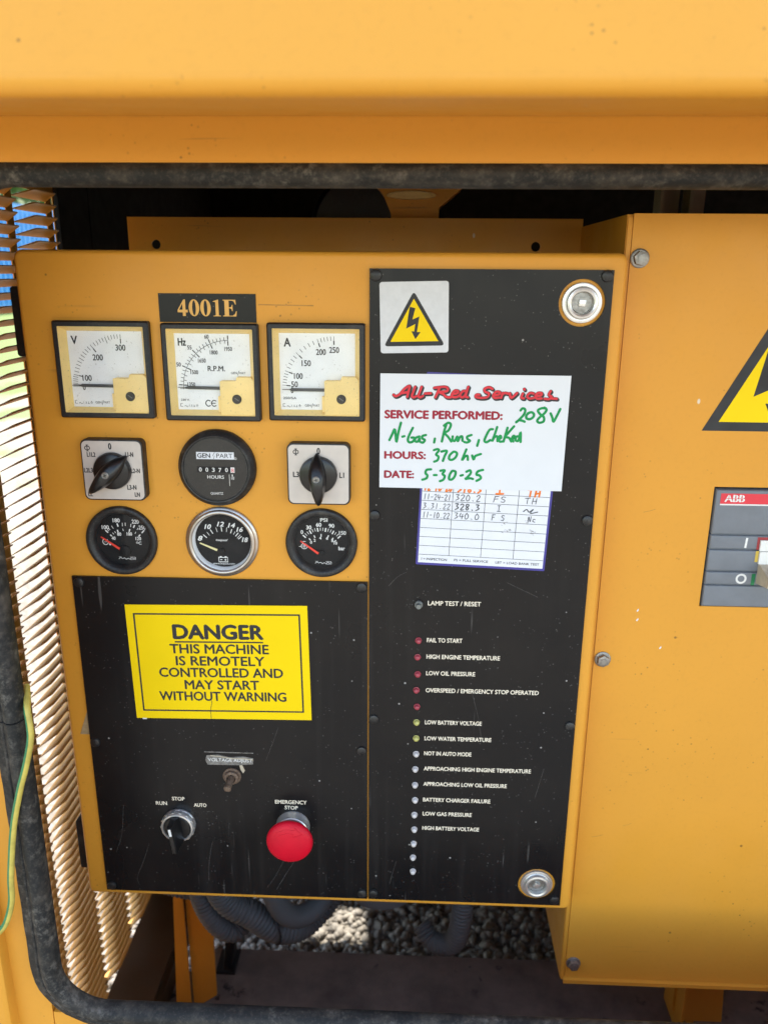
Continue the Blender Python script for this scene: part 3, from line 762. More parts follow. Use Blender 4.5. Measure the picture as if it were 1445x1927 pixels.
def pV(m, d):
    c = (12.0, 12.4)
    for deg in (2.5, 5.0, 7.4, 9.8): tick(m, c, deg, 35.4, 39.2, 0.38, d)
    for k in range(10): tick(m, c, 12.2 + 40.3 * k / 10, 34.6 if k == 5 else 35.2, 38.8, 0.38, d)
    for k in range(11): tick(m, c, 52.5 + 37.5 * (k / 10) ** 0.93, 33.2 if k == 5 else 35.2, 38.3, 0.38, d)
    for deg in (12.2, 52.5, 90): tick(m, c, deg, 31.6, 35.0, 0.75, d + .05)
    tick(m, c, 0.8, 33, 39.3, .35, d); tick(m, c, -1.0, 33, 39.3, .35, d)
    m.text('V', -25.4, -18.5, 5.9, d, width=4.5, bold=0.03); m.text('200', -10.2, -6.6, 4.3, d, width=7.6, bold=0.022); m.text('300', 7.8, -14.0, 4.3, d, width=7.4, bold=0.022); m.text('100', -19.5, 8.8, 4.2, d, width=6.9, bold=0.022); m.text('0', -20.0, 15.8, 4.0, d, width=2.0, bold=0.022)
    small_marks(m, -27.0, 26.0, d); genpart(m, -11.4, 26.0, 11.6, 1.7, d)
def pHz(m, d):
    c = (12.0, 12.0); Rr = 35.3
    m.stroke([(c[0] - Rr * math.cos(R(-2 + 92 * k / 24)), c[1] - Rr * math.sin(R(-2 + 92 * k / 24))) for k in range(25)], 0.3, d)
    maj = [3.2, 24.9, 46.2, 68, 90]
    for deg in maj: tick(m, c, deg, 31.6, 34.6, .75, d + .05); tick(m, c, deg, 36.2, 38.9, .75, d + .05); tick(m, c, deg, 34.5, 36.2, 0.38, d + .04)
    for a, b in zip(maj, maj[1:]):
        for k in range(1, 5): tick(m, c, a + (b - a) * k / 5, Rr, Rr + 2.4, 0.38, d + .04)
        for k in range(1, 4): tick(m, c, a + (b - a) * k / 3.6, Rr - 2.2, Rr, 0.38, d + .04)
    tick(m, c, 0.4, 32, 39, .35, d); tick(m, c, -1.2, 32, 38, .35, d)
    m.text('Hz', -25.4, -19.3, 5.4, d, width=5.7, bold=0.03)
    for s_, x, y, wd in (('60', -5.4, -24.5, 3.1), ('55', -18.6, -16.5, 3.1), ('50', -27.7, -3.8, 3.3)): m.text(s_, x, y, 2.9, d, width=wd, bold=0.022)
    for s_, x, y in (('1950', 9.2, -15.7), ('1800', -1.8, -13.0), ('1650', -11.1, -6.9), ('1500', -17.3, 1.8), ('1350', -20.1, 10.9)): m.text(s_, x, y, 2.9, d, width=5.7, bold=0.022)
    m.text('R.P.M.', -4.1, -0.7, 3.7, d, width=12.9, bold=0.028); genpart(m, 13.3, 1.4, 11.4, 1.6, d)
    m.text('230 V.', -25.9, 22.0, 1.5, d, width=6.6, bold=0.022); small_marks(m, -26.4, 26.2, d)
    for x in (-5.0, -0.6): m.stroke([(x + 1.3, 21.9), (x - .6, 21.4), (x - 2.2, 23.6), (x - .6, 25.9), (x + 1.3, 25.4)], 0.75, d)
    m.line(-2.6, 23.6, 0.4, 23.6, 0.7, d + .04)
def pA(m, d):
    c = (12.6, 13.3)
    for deg in (4.6, 20.6, 44.0, 71.7, 90): tick(m, c, deg, 33.2, 36.2, .8, d + .05); tick(m, c, deg, 36, 39.4, .3, d)
    for a, b in ((4.6, 20.6), (20.6, 44), (44, 71.7), (71.7, 90)):
        for k in range(1, 5): tick(m, c, a + (b - a) * k / 5, 36.2, 39.3, 0.38, d)
    m.text('A', -24.5, -18.5, 6.0, d, width=4.8, bold=0.03)
    for s_, x, y, wd in (('200', -0.7, -12.5, 7.1), ('250', 9.1, -14.1, 7.2), ('150', -11.6, -4.2, 6.7), ('100', -17.6, 5.4, 6.4), ('50', -19.8, 11.6, 4.8), ('0', -20.3, 16.1, 2.0)): m.text(s_, x, y, 4.2, d, width=wd, bold=0.022)
    m.text('250/5A', -26.2, 20.7, 1.7, d, width=10, bold=0.022); small_marks(m, -26.4, 26.3, d); genpart(m, -9.9, 26.2, 11.4, 1.7, d)
meter(0, 'voltmeter', 'square voltmeter marked V, white dial reading up to 300', pV, 0.4, (12.0, 12.4))
meter(1, 'frequency_meter', 'square meter marked Hz and R.P.M. below the 4001E plate', pHz, 0.6, (12.0, 12.0))
meter(2, 'ammeter', 'square ammeter marked A, white dial reading up to 250', pA, 0.0, (12.6, 13.3))

# ================================================================== rotary switches
def rotary(name, label, X, Y, ang, words):
    t = thing(name, label, 'switch', X, Y + 24, 0)
    def loc(m): m.v = [(x, y - 24, d) for x, y, d in m.v]; return m
    loc(MB().rplate(-24, 24, -24, 24, 0.05, 9.0, 4.6, 0.5, 6)).build('body', 'bezel', t)
    loc(MB().rplate(-22.9, 22.9, -22.9, 22.9, 8.9, 9.35, 4.0, 0.0, 6)).build('face_plate', 'silver_plate', t)
    p = MB()
    for s_, x, y, h, wd in words: p.text(s_, x, y, h, 9.45, width=wd, bold=0.035)
    phi_mark(p, -18.4 if len(words) > 4 else -17.0, -17.4, 4.6, 9.45)
    loc(p).build('lettering', 'ink', t, recalc=False, angle=0)
    kn = loc(MB().lathe([(14.4, 9.36), (14.4, 12.5), (13.6, 14.2), (12.0, 15.0), (0.1, 15.3)], 0, 0, 44)).build('knob', 'black_gloss', t)
    # lever handle: pointed boat shape standing on the knob
    m = MB(); prf = [(-17.0, 0.5), (-15.0, 2.2), (-11.0, 4.4), (-5.0, 6.1), (1.0, 6.6), (7.0, 6.0), (13.0, 4.4), (18.0, 2.9), (20.6, 1.6), (21.4, 0.3)]
    tops = [12.5, 15.5, 19.5, 23.5, 25.6, 26.3, 26.0, 25.0, 23.5, 22.0]; bot = [11.0, 11.0, 12, 13, 13, 13, 13.5, 15.5, 17.5, 19.5]
    ca, sa = math.cos(ang), math.sin(ang)
    v = []; f = []
    for (l, h), tp, bt in zip(prf, tops, bot):
        for wx, d in ((-h, bt), (-h * 1.0, bt + (tp - bt) * 0.55), (-h * 0.72, tp - 0.9), (-h * 0.3, tp), (h * 0.3, tp), (h * 0.72, tp - 0.9), (h, bt + (tp - bt) * 0.55), (h, bt)):
            v.append((wx * ca - l * sa, wx * sa + l * ca, d))
    n = 8
    for i in range(len(prf) - 1):
        for k in range(n): q = (k + 1) % n; f.append((i * n + k, i * n + q, (i + 1) * n + q, (i + 1) * n + k))
    f.append(tuple(range(n))[::-1]); f.append(tuple((len(prf) - 1) * n + k for k in range(n)))
    m.add(v, f); h = loc(m).build('handle', 'black_gloss', t, angle=50)
    loc(MB().lathe([(2.7, 25.4), (2.7, 26.1), (2.2, 26.5), (1.9, 26.4), (1.7, 26.0), (0.05, 26.1)], 0, 0, 20)).build('screw', 'steel', h)
    c = MB(); c.line(-1.3, 0.4, 1.3, -0.4, 0.5, 26.62); c.line(-0.4, -1.3, 0.4, 1.3, 0.5, 26.66); loc(c).build('screw_slot', 'ink', h, recalc=False, angle=0)
rotary('voltage_selector_switch', 'silver rotary switch marked L1-N, L2-N, L3-N with its lever turned aslant', 63.6, 161.6, R(45),
       [('0', -1.9, -16.6, 4.6, 2.2), ('L1L2', -19.0, -10.6, 3.4, 6.4), ('L1-N', 10.7, -10.9, 3.6, 6.0), ('L2L3', -23.0 + .6, 1.8, 3.4, 6.6), ('L2-N', 14.1, 1.7, 3.4, 6.7), ('L3-N', 10.1, 15.0, 3.6, 6.9), ('LN', 15.5, 20.6, 3.4, 3.8), ('LL', -21.0, 20.8, 3.2, 3.4)])
rotary('ammeter_selector_switch', 'silver rotary switch marked L3 and L1 with its lever upright at 0', 222.0, 162.2, R(-3),
       [('0', -0.9, -16.0, 4.6, 2.2), ('L3', -19.4, 2.1, 4.0, 4.4), ('L1', 16.0, 2.2, 4.0, 3.4)])

# ================================================================== round gauges
def gauge(name, label, c, bez, ro, printer, needle, nmat, pivot, inner='dial_black', hub=4.6):
    t = thing(name, label, 'gauge', c[0], c[1] + ro, 0)
    def loc(m): m.v = [(x, y - ro, d) for x, y, d in m.v]; return m
    if bez == 'nickel': pr = [(ro, 0.05), (ro, 1.4), (ro - 0.6, 2.2), (ro - 2.0, 2.8), (ro - 2.3, 3.8), (ro - 3.2, 4.7), (ro - 4.4, 5.0), (ro - 5.3, 4.5), (ro - 5.6, 3.4), (ro - 5.6, 2.2)]
    else: pr = [(ro, 0.05), (ro, 2.8), (ro - 0.8, 3.9), (ro - 2.0, 4.3), (ro - 4.0, 4.0), (ro - 5.4, 2.9), (ro - 5.8, 1.6)]
    loc(MB().lathe(pr, n=64, close=False)).build('bezel', bez, t, recalc=True, angle=50)
    ri = pr[-1][0]
    loc(MB().lathe([(ri + 0.02, pr[-1][1]), (ri - 0.8, 0.4), (ri - 1.0, -3.0)], n=64, close=False)).build('inner_ring', 'dial_white' if bez == 'nickel' else 'black', t, recalc=False)
    can_ = loc(MB().lathe([(ri + 0.6, -3.05), (ri + 0.6, -40), (0.1, -40.2)], n=40)).build('gauge_can', 'steel', t)
    loc(MB().lathe([(ri + 0.5, -3.04), (0.05, -3.0)], n=48, close=False)).build('dial', inner, t, recalc=False)
    p = MB(); printer(p, -2.9); loc(p).build('scale_print', 'white_print', t, recalc=False, angle=0)
    (x0, y0), (x1, y1) = needle; dv = Vector((x1 - x0, y1 - y0)).normalized(); nn = Vector((-dv.y, dv.x))
    q = [(x0 + nn.x * .45, y0 + nn.y * .45), (x1 + nn.x * .9, y1 + nn.y * .9), (x1 - nn.x * .9, y1 - nn.y * .9), (x0 - nn.x * .45, y0 - nn.y * .45)]
    loc(MB().plate(q, -1.9, -1.3)).build('needle', nmat, t, angle=0)
    loc(MB().lathe([(hub, -2.95), (hub, -1.2), (hub - .8, -0.8), (0.05, -0.7)], pivot[0], pivot[1], 28)).build('hub', 'dial_black', t)
    loc(MB().lathe([(ri - 0.05, 1.5), (ri - 0.05, 1.8), (0.05, 1.9)], n=48, close=False)).build('lens', 'glass', t, recalc=False)
    return t
def segs(m, l, wd, d):
    for i in range(0, len(l), 2): m.line(*l[i], *l[i + 1], wd[i // 2] if isinstance(wd, list) else wd, d)
def brand(m, x0, x1, y, d):
    n = 9; m.stroke([(x0 + (x1 - x0) * i / n, y - (0.9 if i % 2 else 0) - .3 * math.sin(i)) for i in range(n + 1)], 0.4, d)
    m.line(x0, y - 1.7, x0 + 2.2, y - 1.7, .25, d); m.line(x1 - 4.5, y - 1.7, x1, y - 1.7, .25, d); m.line(x1 - 4.5, y + .5, x1, y + .5, .25, d); m.line(x1, y - 1.5, x1, y + .4, .25, d)
def pg1(m, d):
    big = [(-14.4, -7.0), (-12.3, -5.0), (-4.4, -12.9), (-3.7, -10.2), (9.8, -11.8), (8.6, -9.5), (17.2, -7.6), (15.0, -5.2), (-10.8, -3.3), (-9.6, -2.0), (-4.6, -7.5), (-4.1, -5.5), (5.6, -8.4), (4.9, -6.0), (13.6, -3.8), (12.2, -2.1)]
    segs(m, big, 1.0, d)
    segs(m, [(-12.7, -7.6), (-11.5, -6.4), (-11.6, -8.6), (-10.4, -7.4), (-9.1, -10.8), (-7.7, -8.5), (-0.1, -13.6), (-0.2, -10.6), (2.3, -13.7), (2.2, -11.0), (6.9, -12.8), (6.4, -10.1), (12.5, -9.5), (11.4, -7.8), (-8.7, -5.1), (-7.8, -3.7), (-7.0, -6.1), (-6.1, -4.8), (-0.1, -8.6), (0.2, -6.6), (10.2, -6.1), (9.5, -4.4)], 0.5, d)
    for s_, x, y, h, wd in (('100', -17.0, -7.9, 3.2, 5.6), ('180', -7.6, -13.9, 3.2, 5.5), ('220', 7.7, -13.1, 3.2, 5.6), ('250', 12.9, -8.2, 3.2, 5.6), ('40', -9.8, 1.0, 2.7, 3.0), ('80', -5.0, -2.6, 2.7, 3.2), ('100', 2.8, -2.9, 2.7, 4.2), ('120', 9.7, 0.9, 2.7, 4.3), ('C', 11.8, 4.6, 2.4, 2.2)): m.text(s_, x, y, h, d, width=wd, bold=0.03)
    m.stroke([(10.7 + .7 * math.cos(a * .7854), 3.0 + .7 * math.sin(a * .7854)) for a in range(9)], .35, d)
    m.stroke([(-16.6, .4), (-17.4, 2.6), (-16.6, 4.6), (-15.0, 5.2), (-13.4, 4.4), (-12.8, 2.6), (-13.6, .8)], .55, d); m.line(-16, 2.9, -14, 2.9, .4, d)
    m.lathe([(0.9, d), (0.05, d + .02)], -11.6, 4.9, 14, close=False)
    brand(m, -5.4, 8.2, 17.2, d)
def pg3(m, d):
    c = (-0.3, 9.2)
    for k in range(16):
        deg = 43 + 94 * k / 15; tick(m, c, deg, 17.4 if k % 3 == 0 else 18.0, 20.6, 1.0 if k % 3 == 0 else .45, d)
    for deg in (48, 66, 88, 111, 127, 138): tick(m, c, deg, 13.1, 15.3, .8, d)
    for s_, x, y, h, wd in (('0', -17.0, -5.9, 3.0, 1.9), ('30', -12.5, -9.8, 3.1, 4.0), ('60', -4.6, -12.2, 3.1, 4.1), ('90', 5.5, -11.5, 3.1, 4.2), ('150', 13.6, -5.8, 3.0, 5.4), ('0', -9.6, 2.3, 2.3, 1.5), ('2', -6.8, 0.5, 2.3, 1.5), ('4', -2.3, -1.5, 2.3, 1.6), ('6', 3.2, -1.4, 2.3, 1.5), ('8', 7.4, 0.5, 2.3, 1.5), ('10', 9.3, 2.5, 2.3, 2.7), ('bar', 13.0, 7.2, 3.0, 5.0), ('PSI', -1.2, -16.4, 2.8, 5.6)): m.text(s_, x, y, h, d, width=wd, bold=0.03)
    m.stroke([(-14.4 + 2.4 * math.cos(a * .5236), 4.4 + 2.2 * math.sin(a * .5236)) for a in range(13)], .55, d); m.stroke([(-14.4, 2.9), (-15.2, 4.4), (-14.4, 5.3), (-13.6, 4.4), (-14.4, 2.9)], .5, d)
    m.line(-18.6, 4.8, -17.0, 4.8, .5, d); m.stroke([(-15.8, 2.0), (-15.2, .4), (-13.4, .6)], .5, d)
    brand(m, -5.8, 7.1, 18.8, d)
def pg2(m, d):
    segs(m, [(-16.0, -4.5), (-13.2, -1.8), (-10.1, -8.8), (-8.1, -5.4), (-1.2, -11.1), (-0.8, -7.3), (7.3, -9.5), (6.1, -6.0), (12.4, -6.5), (10.0, -3.6), (15.0, -3.7), (12.2, -1.2)], .7, d)
    segs(m, [(-12.9, -6.7), (-11.0, -3.9), (-5.5, -10.6), (-4.5, -6.8), (3.3, -10.8), (2.8, -7.0), (9.8, -7.5), (8.4, -5.0), (14.0, -5.1), (11.2, -1.9)], .4, d)
    for s_, x, y, wd in (('8', -20.4, 0.5, 3.6), ('10', -14.6, -9.4, 5.2), ('12', -4.4, -11.7, 5.5), ('14', 4.3, -10.8, 5.7), ('16', 11.0, -7.5, 5.0), ('18', 15.0, 1.1, 4.8)): m.text(s_, x, y, 3.7, d, width=wd, bold=0.035, shear=0.25)
    m.text('equus/', -4.0, 0.6, 1.7, d, width=7.6, bold=0.03, shear=.2); m.stroke([(-5.2 + .6 * math.cos(a * .7854), -.1 + .6 * math.sin(a * .7854)) for a in range(9)], .35, d)
    m.stroke([(-4.4, 14.6), (2.8, 14.6), (2.8, 18.4), (-4.4, 18.4), (-4.4, 14.45)], .65, d, smooth=False)
    m.line(-3.6, 13.9, -2.0, 13.9, .7, d + .02); m.line(.4, 13.9, 2.0, 13.9, .7, d + .02); m.line(-3.3, 16.6, -1.6, 16.6, .6, d); m.line(.1, 16.6, 1.8, 16.6, .6, d); m.line(.95, 15.7, .95, 17.5, .6, d + .03)
    m.text('www.iequus.com', -9.4, 20.6, 1.7, d, width=17.8, bold=0.006)
gauge('temperature_gauge', 'round black engine temperature gauge marked up to 120 degrees C', G1, 'bezel', 28.6, pg1, ((-18.0, -1.8), (-3.2, 8.4)), 'red_needle', (0.6, 10.0))
gauge('battery_voltmeter', 'round voltage gauge with satin metal bezel and pale needle near 8', G2, 'nickel', 29.2, pg2, ((-18.7, 2.2), (-5.0, 8.0)), 'yellow_needle', (-1.6, 9.2), hub=2.6)
gauge('oil_pressure_gauge', 'round black oil pressure gauge marked bar below the L3-L1 switch', G3, 'bezel', 28.4, pg3, ((-17.2, -0.3), (-3.1, 10.0)), 'red_needle', (-0.3, 9.7), hub=2.2)
# hour meter
hm = thing('hour_meter', 'round black hour meter with a numeral counter and HOURS lettering', 'hour meter', HM[0], HM[1] + 30, 0)
def lh(m): m.v = [(x, y - 30, d) for x, y, d in m.v]; return m
lh(MB().lathe([(30.2, 0.05), (30.2, 3.2), (29.6, 4.6), (28.6, 5.4), (27.4, 7.6), (26.2, 8.4), (25.2, 8.2), (24.9, 7.2)], n=64, close=False)).build('bezel', 'bezel', hm, angle=30)
lh(MB().lathe([(25.6, 6.2), (25.6, 7.15), (0.05, 7.2)], n=48)).build('face', 'black_gloss', hm)
lh(MB().lathe([(24.7, 7.25), (24.7, 7.75), (24.0, 7.75), (24.0, 7.25)], n=48, close=False)).build('retaining_ring', 'bezel', hm)
lh(MB().lathe([(25.5, 6.0), (25.5, -35), (0.1, -35)], n=40)).build('meter_can', 'steel', hm)
lh(MB().box(-14.5, 14.5, -13.6, -8.0, 7.22, 7.4)).build('name_band', 'paper', hm, angle=0)
p = MB(); p.text('GEN', -13.6, -9.2, 3.3, 7.5, width=9.8, bold=0.03); p.text('PART', 1.0, -9.2, 3.3, 7.5, width=12.4, bold=0.004)
p.stroke([(-1.2, -8.4), (-0.4, -10.8), (-1.9, -10.6), (-.2, -13.4)], .35, 7.5, smooth=False); lh(p).build('name_print', 'ink', hm, recalc=False, angle=0)
lh(MB().box(-14.6, 14.6, -2.2, 2.4, 7.22, 7.3)).build('counter_window', 'dial_black', hm, angle=0)
ri_ = random.Random(5)
p = MB()
for ch, x in zip('00370', (-13.2, -8.2, -3.2, 1.9, 7.0)): p.text(ch, x + .3, 1.6 + ri_.uniform(-.3, .4), 3.1, 7.42, width=2.0, bold=0.02)
p.text('HOURS', -6.8, 7.2, 2.5, 7.42, width=12.8, bold=0.016); p.text('QUARTZ', -5.0, 19.9, 1.8, 7.42, width=9.8, bold=0.01)
p.line(10.2, 3.8, 10.2, 12.8, .35, 7.42); p.text('1', 12.2, 5.3, 1.5, 7.42, width=.7, bold=.02); p.line(11.6, 5.8, 14.2, 5.8, .25, 7.42); p.text('10', 11.7, 7.8, 1.6, 7.42, width=2.2, bold=.02)
p.text('R', 15.2, -8.3, .9, 7.42); p.stroke([(15.5 + .9 * math.cos(a * .7854), -8.8 + .9 * math.sin(a * .7854)) for a in range(9)], .2, 7.42)
lh(p).build('scale_print', 'white_print', hm, recalc=False, angle=0)
lh(MB().box(11.4, 14.4, -1.8, 2.4, 7.32, 7.38)).build('tenths_wheel', 'white_print', hm, angle=0)
p = MB(); p.text('8', 12.0, 2.0, 2.9, 7.44, width=1.9, bold=.012); lh(p).build('tenths_digit', 'red_print', hm, recalc=False, angle=0)
lh(MB().lathe([(24.6, 7.9), (24.6, 8.0), (0.05, 8.05)], n=48, close=False)).build('lens', 'glass', hm, recalc=False)

# ================================================================== stickers and card
def tri_sign(t, cx, cy, pts, inner, bolt, d, loc):
    a = MB(); a.plate(pts, d, d + 0.08); loc(a).build('triangle_border', 'ink', t, angle=0)
    b = MB(); b.fill([inner], d + 0.15); loc(b).build('triangle_field', 'sign_yellow', t, recalc=False, angle=0)
    c = MB(); c.fill([bolt], d + 0.22); loc(c).build('lightning_bolt', 'ink', t, recalc=False, angle=0)
def round_tri(p, r):
    o = []
    for i in range(3):
        a, b, c = Vector(p[i - 1]), Vector(p[i]), Vector(p[(i + 1) % 3])
        e1 = (a - b).normalized(); e2 = (c - b).normalized()
        for k in range(6):
            s_ = k / 5; q = b + e1 * r * (1 - s_) ** 2 + e2 * r * s_ ** 2; o.append((q.x, q.y))
    return o
BOLT = [(-3.5, -7.61),(0.48, -6.52),(-1.68, 1.47),(3.41, -0.7),(1.57, 10.37),(4.15, 10.47),(0.37, 15.44),(-2.44, 9.78),(-0.37, 9.88),(0.3, 4.71),(-6.21, 7.79)]
ws = thing('shock_warning_sticker', 'square white sticker with yellow lightning triangle on the black plate', 'sticker', 293.3, 71, 0)
ws.rotation_euler.y = R(-1.4)
def lw_(m): m.v = [(x, y - 25.5, d) for x, y, d in m.v]; return m
lw_(MB().rplate(-24.8, 24.8, -25.2, 25.2, 2.25, 2.6, 2.0)).build('backing', 'sign_white', ws)
tri_sign(ws, 0, 0, round_tri([(-0.2, -18.6), (22.2, 20.2), (-22.4, 20.2)], 3.2), [(-0.2, -13.2), (17.4, 17.0), (-17.6, 17.0)], [(x + .3, y - .1) for x, y in BOLT], 2.62, lw_)

cd = thing('service_card', 'white service card with red printing and green marker handwriting', 'card', 268.4, 173.3, 0)
def lc(m): m.v = [(x, y - 87.3, d) for x, y, d in m.v]; return m
lc(MB().plate([(0, -0.2), (140.0, 0), (138.9, 87.7), (-0.3, 86.9)], 3.1, 3.5)).build('card_stock', 'paper', cd, angle=0)
for s_, y, h, wd in (('SERVICE PERFORMED:', 33.0, 5.8, 87.4), ('HOURS:', 64.0, 5.4, 30.9), ('DATE:', 79.1, 5.4, 22.2)): lc(MB().text(s_, 3.6, y, h, 3.6, width=wd, bold=0.06)).build('red_print', 'crimson', cd, recalc=False, angle=0)
HAND = [[(104.37, 25.98),(105.88, 24.35),(107.76, 25.4),(107.19, 28.65),(104.2, 32.48),(101.65, 34.91)], [(101.64, 34.69),(103.71, 33.36),(106.41, 33.75),(107.84, 34.39)], [(110.35, 27.85),(108.86, 29.71),(109.2, 31.87),(111.69, 32.38),(114.05, 30.72),(114.34, 28.55),(112.45, 27.17),(109.83, 28.07)], [(122.91, 24.12),(119.72, 24.16),(117.16, 25.81),(118.93, 28.48),(121.73, 30.61),(121.94, 33.86),(118.8, 34.99),(117.1, 33.39),(119.06, 30.65),(122.09, 27.9),(123.51, 25.19),(121.82, 23.59)], [(126.67, 27.84),(128.17, 31.06),(129.22, 34.08),(131.29, 29.94),(133.58, 24.51)], [(7.09, 49.81),(9.02, 45.68),(10.93, 41.46),(11.62, 44.76),(12.11, 49.18),(12.56, 50.83),(13.9, 43.62),(15.65, 36.45)], [(16.88, 47.11),(18.4, 46.65)], [(24.71, 40.16),(22.3, 45.15),(21.05, 49.04),(21.96, 51.25),(24.89, 50.65),(25.93, 47.86),(23.75, 47.67)], [(29.72, 46.7),(27.02, 47.85),(26.52, 50.29),(28.49, 50.59),(29.96, 47.8),(29.8, 50.57)], [(34.59, 45.52),(31.89, 46.45),(32.15, 48.32),(33.91, 49.4),(32.54, 51.31),(30.9, 51.11)], [(41.39, 48.18),(40.92, 51.18)], [(49.56, 37.61),(48.09, 43.12),(46.67, 50.32)], [(47.95, 38.18),(51.13, 35.95),(53.12, 37.56),(51.31, 41.97),(48.65, 43.66),(51.46, 46.93),(53.73, 50.21)], [(54.69, 46.33),(54.78, 49.09),(56.43, 49.62),(58.16, 46.28),(58.6, 49.81)], [(58.92, 49.58),(60.13, 46.8),(61.74, 46.22),(62.18, 49.53)], [(68.73, 45.02),(65.53, 46.39),(66.15, 48.37),(67.81, 49.45),(65.7, 50.81),(63.51, 50.4)], [(74.51, 48.79),(73.39, 53.24)], [(84.51, 40.39),(82.06, 40.98),(79.58, 45.96),(78.64, 49.28),(80.32, 50.36),(82.95, 48.67)], [(87.67, 38.71),(86.01, 44.76),(84.29, 49.75),(86.09, 46.41),(88.0, 45.83),(88.39, 49.36)], [(88.87, 48.02),(90.97, 46.89),(90.35, 45.25),(89.14, 46.92),(90.03, 49.66),(92.19, 49.63)], [(95.43, 39.14),(94.1, 44.64),(92.94, 49.62)], [(100.21, 37.98),(96.68, 42.41),(94.16, 45.96),(96.91, 46.8),(98.67, 49.53)], [(99.12, 47.87),(101.19, 46.19),(100.27, 45.1),(99.09, 47.32),(100.29, 49.51)], [(104.39, 45.59),(102.25, 45.84),(101.85, 48.38),(104.02, 48.68),(105.28, 42.28),(105.7, 49.76)], [(40.85, 57.08),(43.56, 56.25),(44.68, 57.35),(42.57, 60.4),(44.48, 62.05),(43.79, 64.87),(41.29, 66.03)], [(46.56, 58.1),(50.68, 57.48),(49.16, 61.42),(47.85, 65.36)], [(55.08, 58.53),(52.97, 60.8),(52.51, 63.6),(54.72, 64.35),(57.39, 62.41),(58.38, 59.37),(56.15, 57.95),(53.81, 59.67)], [(65.35, 56.14),(63.86, 60.07),(62.38, 64.57),(64.46, 61.73),(66.29, 61.14),(66.73, 64.16)], [(69.88, 60.75),(71.09, 63.87),(72.08, 61.39),(73.68, 60.47),(76.36, 59.53)], [(39.03, 72.05),(35.74, 72.55),(34.91, 75.17),(36.38, 76.85),(35.66, 79.14),(32.6, 80.33)], [(41.34, 76.54),(43.32, 76.51)], [(46.2, 73.06),(49.49, 72.66),(47.92, 75.52),(49.62, 77.2),(48.6, 80.06),(46.09, 81.24)], [(54.99, 73.14),(53.43, 76.0),(52.99, 79.42),(55.2, 79.72),(57.32, 77.07),(57.75, 73.66),(55.75, 72.9)], [(61.7, 76.65),(63.33, 76.17)], [(65.98, 73.52),(68.68, 72.35),(69.31, 74.6),(66.7, 78.04),(65.42, 79.2),(68.92, 78.58),(71.14, 79.11)], [(78.52, 71.84),(74.74, 73.04),(73.74, 75.66),(75.96, 76.19),(77.15, 78.44),(73.94, 80.54)]]
p = MB()
for i, s_ in enumerate(HAND): p.stroke(s_, 1.85, 3.62 + 0.06 * (i % 3))
lc(p).build('handwriting', 'green_ink', cd, recalc=False, angle=0)
LOGO = [[(9.79, 15.39),(11.41, 16.44),(14.61, 14.79),(17.78, 11.01),(21.7, 8.61),(21.02, 12.57),(20.01, 16.87)], [(15.14, 14.25),(20.49, 13.32)], [(25.78, 9.3),(24.25, 13.6),(23.54, 16.29),(24.85, 17.13),(26.76, 16.25)], [(30.58, 9.25),(29.07, 13.54),(28.26, 16.23),(29.67, 17.07),(31.79, 15.97)], [(33.15, 14.23),(37.42, 13.97)], [(43.94, 9.61),(42.43, 13.37),(40.92, 16.92)], [(39.89, 9.88),(47.12, 9.04),(49.81, 10.07),(49.34, 12.21),(44.03, 13.03),(46.74, 14.38),(48.94, 16.5),(52.15, 16.78)], [(53.68, 14.29),(56.86, 13.72),(57.66, 12.11),(55.2, 11.82),(53.15, 14.3),(53.75, 16.44),(56.95, 16.39),(58.84, 15.3)], [(63.2, 12.04),(61.07, 12.06),(59.25, 14.76),(60.38, 16.67),(62.79, 15.25),(65.0, 8.82)], [(64.25, 11.49),(63.34, 15.78),(64.97, 16.61)], [(82.81, 10.19),(80.1, 8.95),(76.97, 10.27),(77.59, 12.39),(80.3, 13.42),(79.35, 16.11),(75.12, 16.91),(70.83, 16.22),(71.29, 14.6),(73.42, 14.58)], [(84.09, 14.98),(87.78, 14.18),(88.23, 12.47),(85.56, 12.29),(83.56, 14.98),(84.71, 16.79),(87.89, 16.53)], [(90.38, 13.08),(89.5, 16.72)], [(89.92, 14.58),(91.76, 13.06),(94.33, 13.46)], [(95.7, 13.23),(96.94, 16.63),(100.99, 12.95)], [(105.26, 13.32),(104.37, 16.32),(106.2, 16.83)], [(106.12, 9.9),(106.36, 10.32)], [(113.2, 13.22),(110.53, 12.82),(108.55, 15.2),(110.24, 16.88),(113.4, 16.41)], [(114.91, 15.11),(118.58, 14.53),(119.01, 12.93),(116.35, 12.75),(114.59, 15.12),(116.09, 17.02),(119.26, 16.77)], [(125.57, 11.25),(124.37, 13.93),(126.59, 15.5),(124.58, 17.12),(121.39, 16.95)], [(126.78, 16.67),(130.39, 16.84)]]
p = MB()
for i, s_ in enumerate(LOGO): p.stroke(s_, 2.75, 3.56 + 0.045 * (i % 3), dx=0.25, dy=0.3)
for i, s_ in enumerate(LOGO): p.stroke(s_, 2.6, 3.71 + 0.045 * (i % 3), dx=0.8, dy=0.9)
lc(p).build('logo_shadow', 'ink', cd, recalc=False, angle=0)
p = MB()
for i, s_ in enumerate(LOGO): p.stroke(s_, 1.75, 3.87 + 0.045 * (i % 3))
lc(p).build('logo', 'red_print', cd, recalc=False, angle=0)

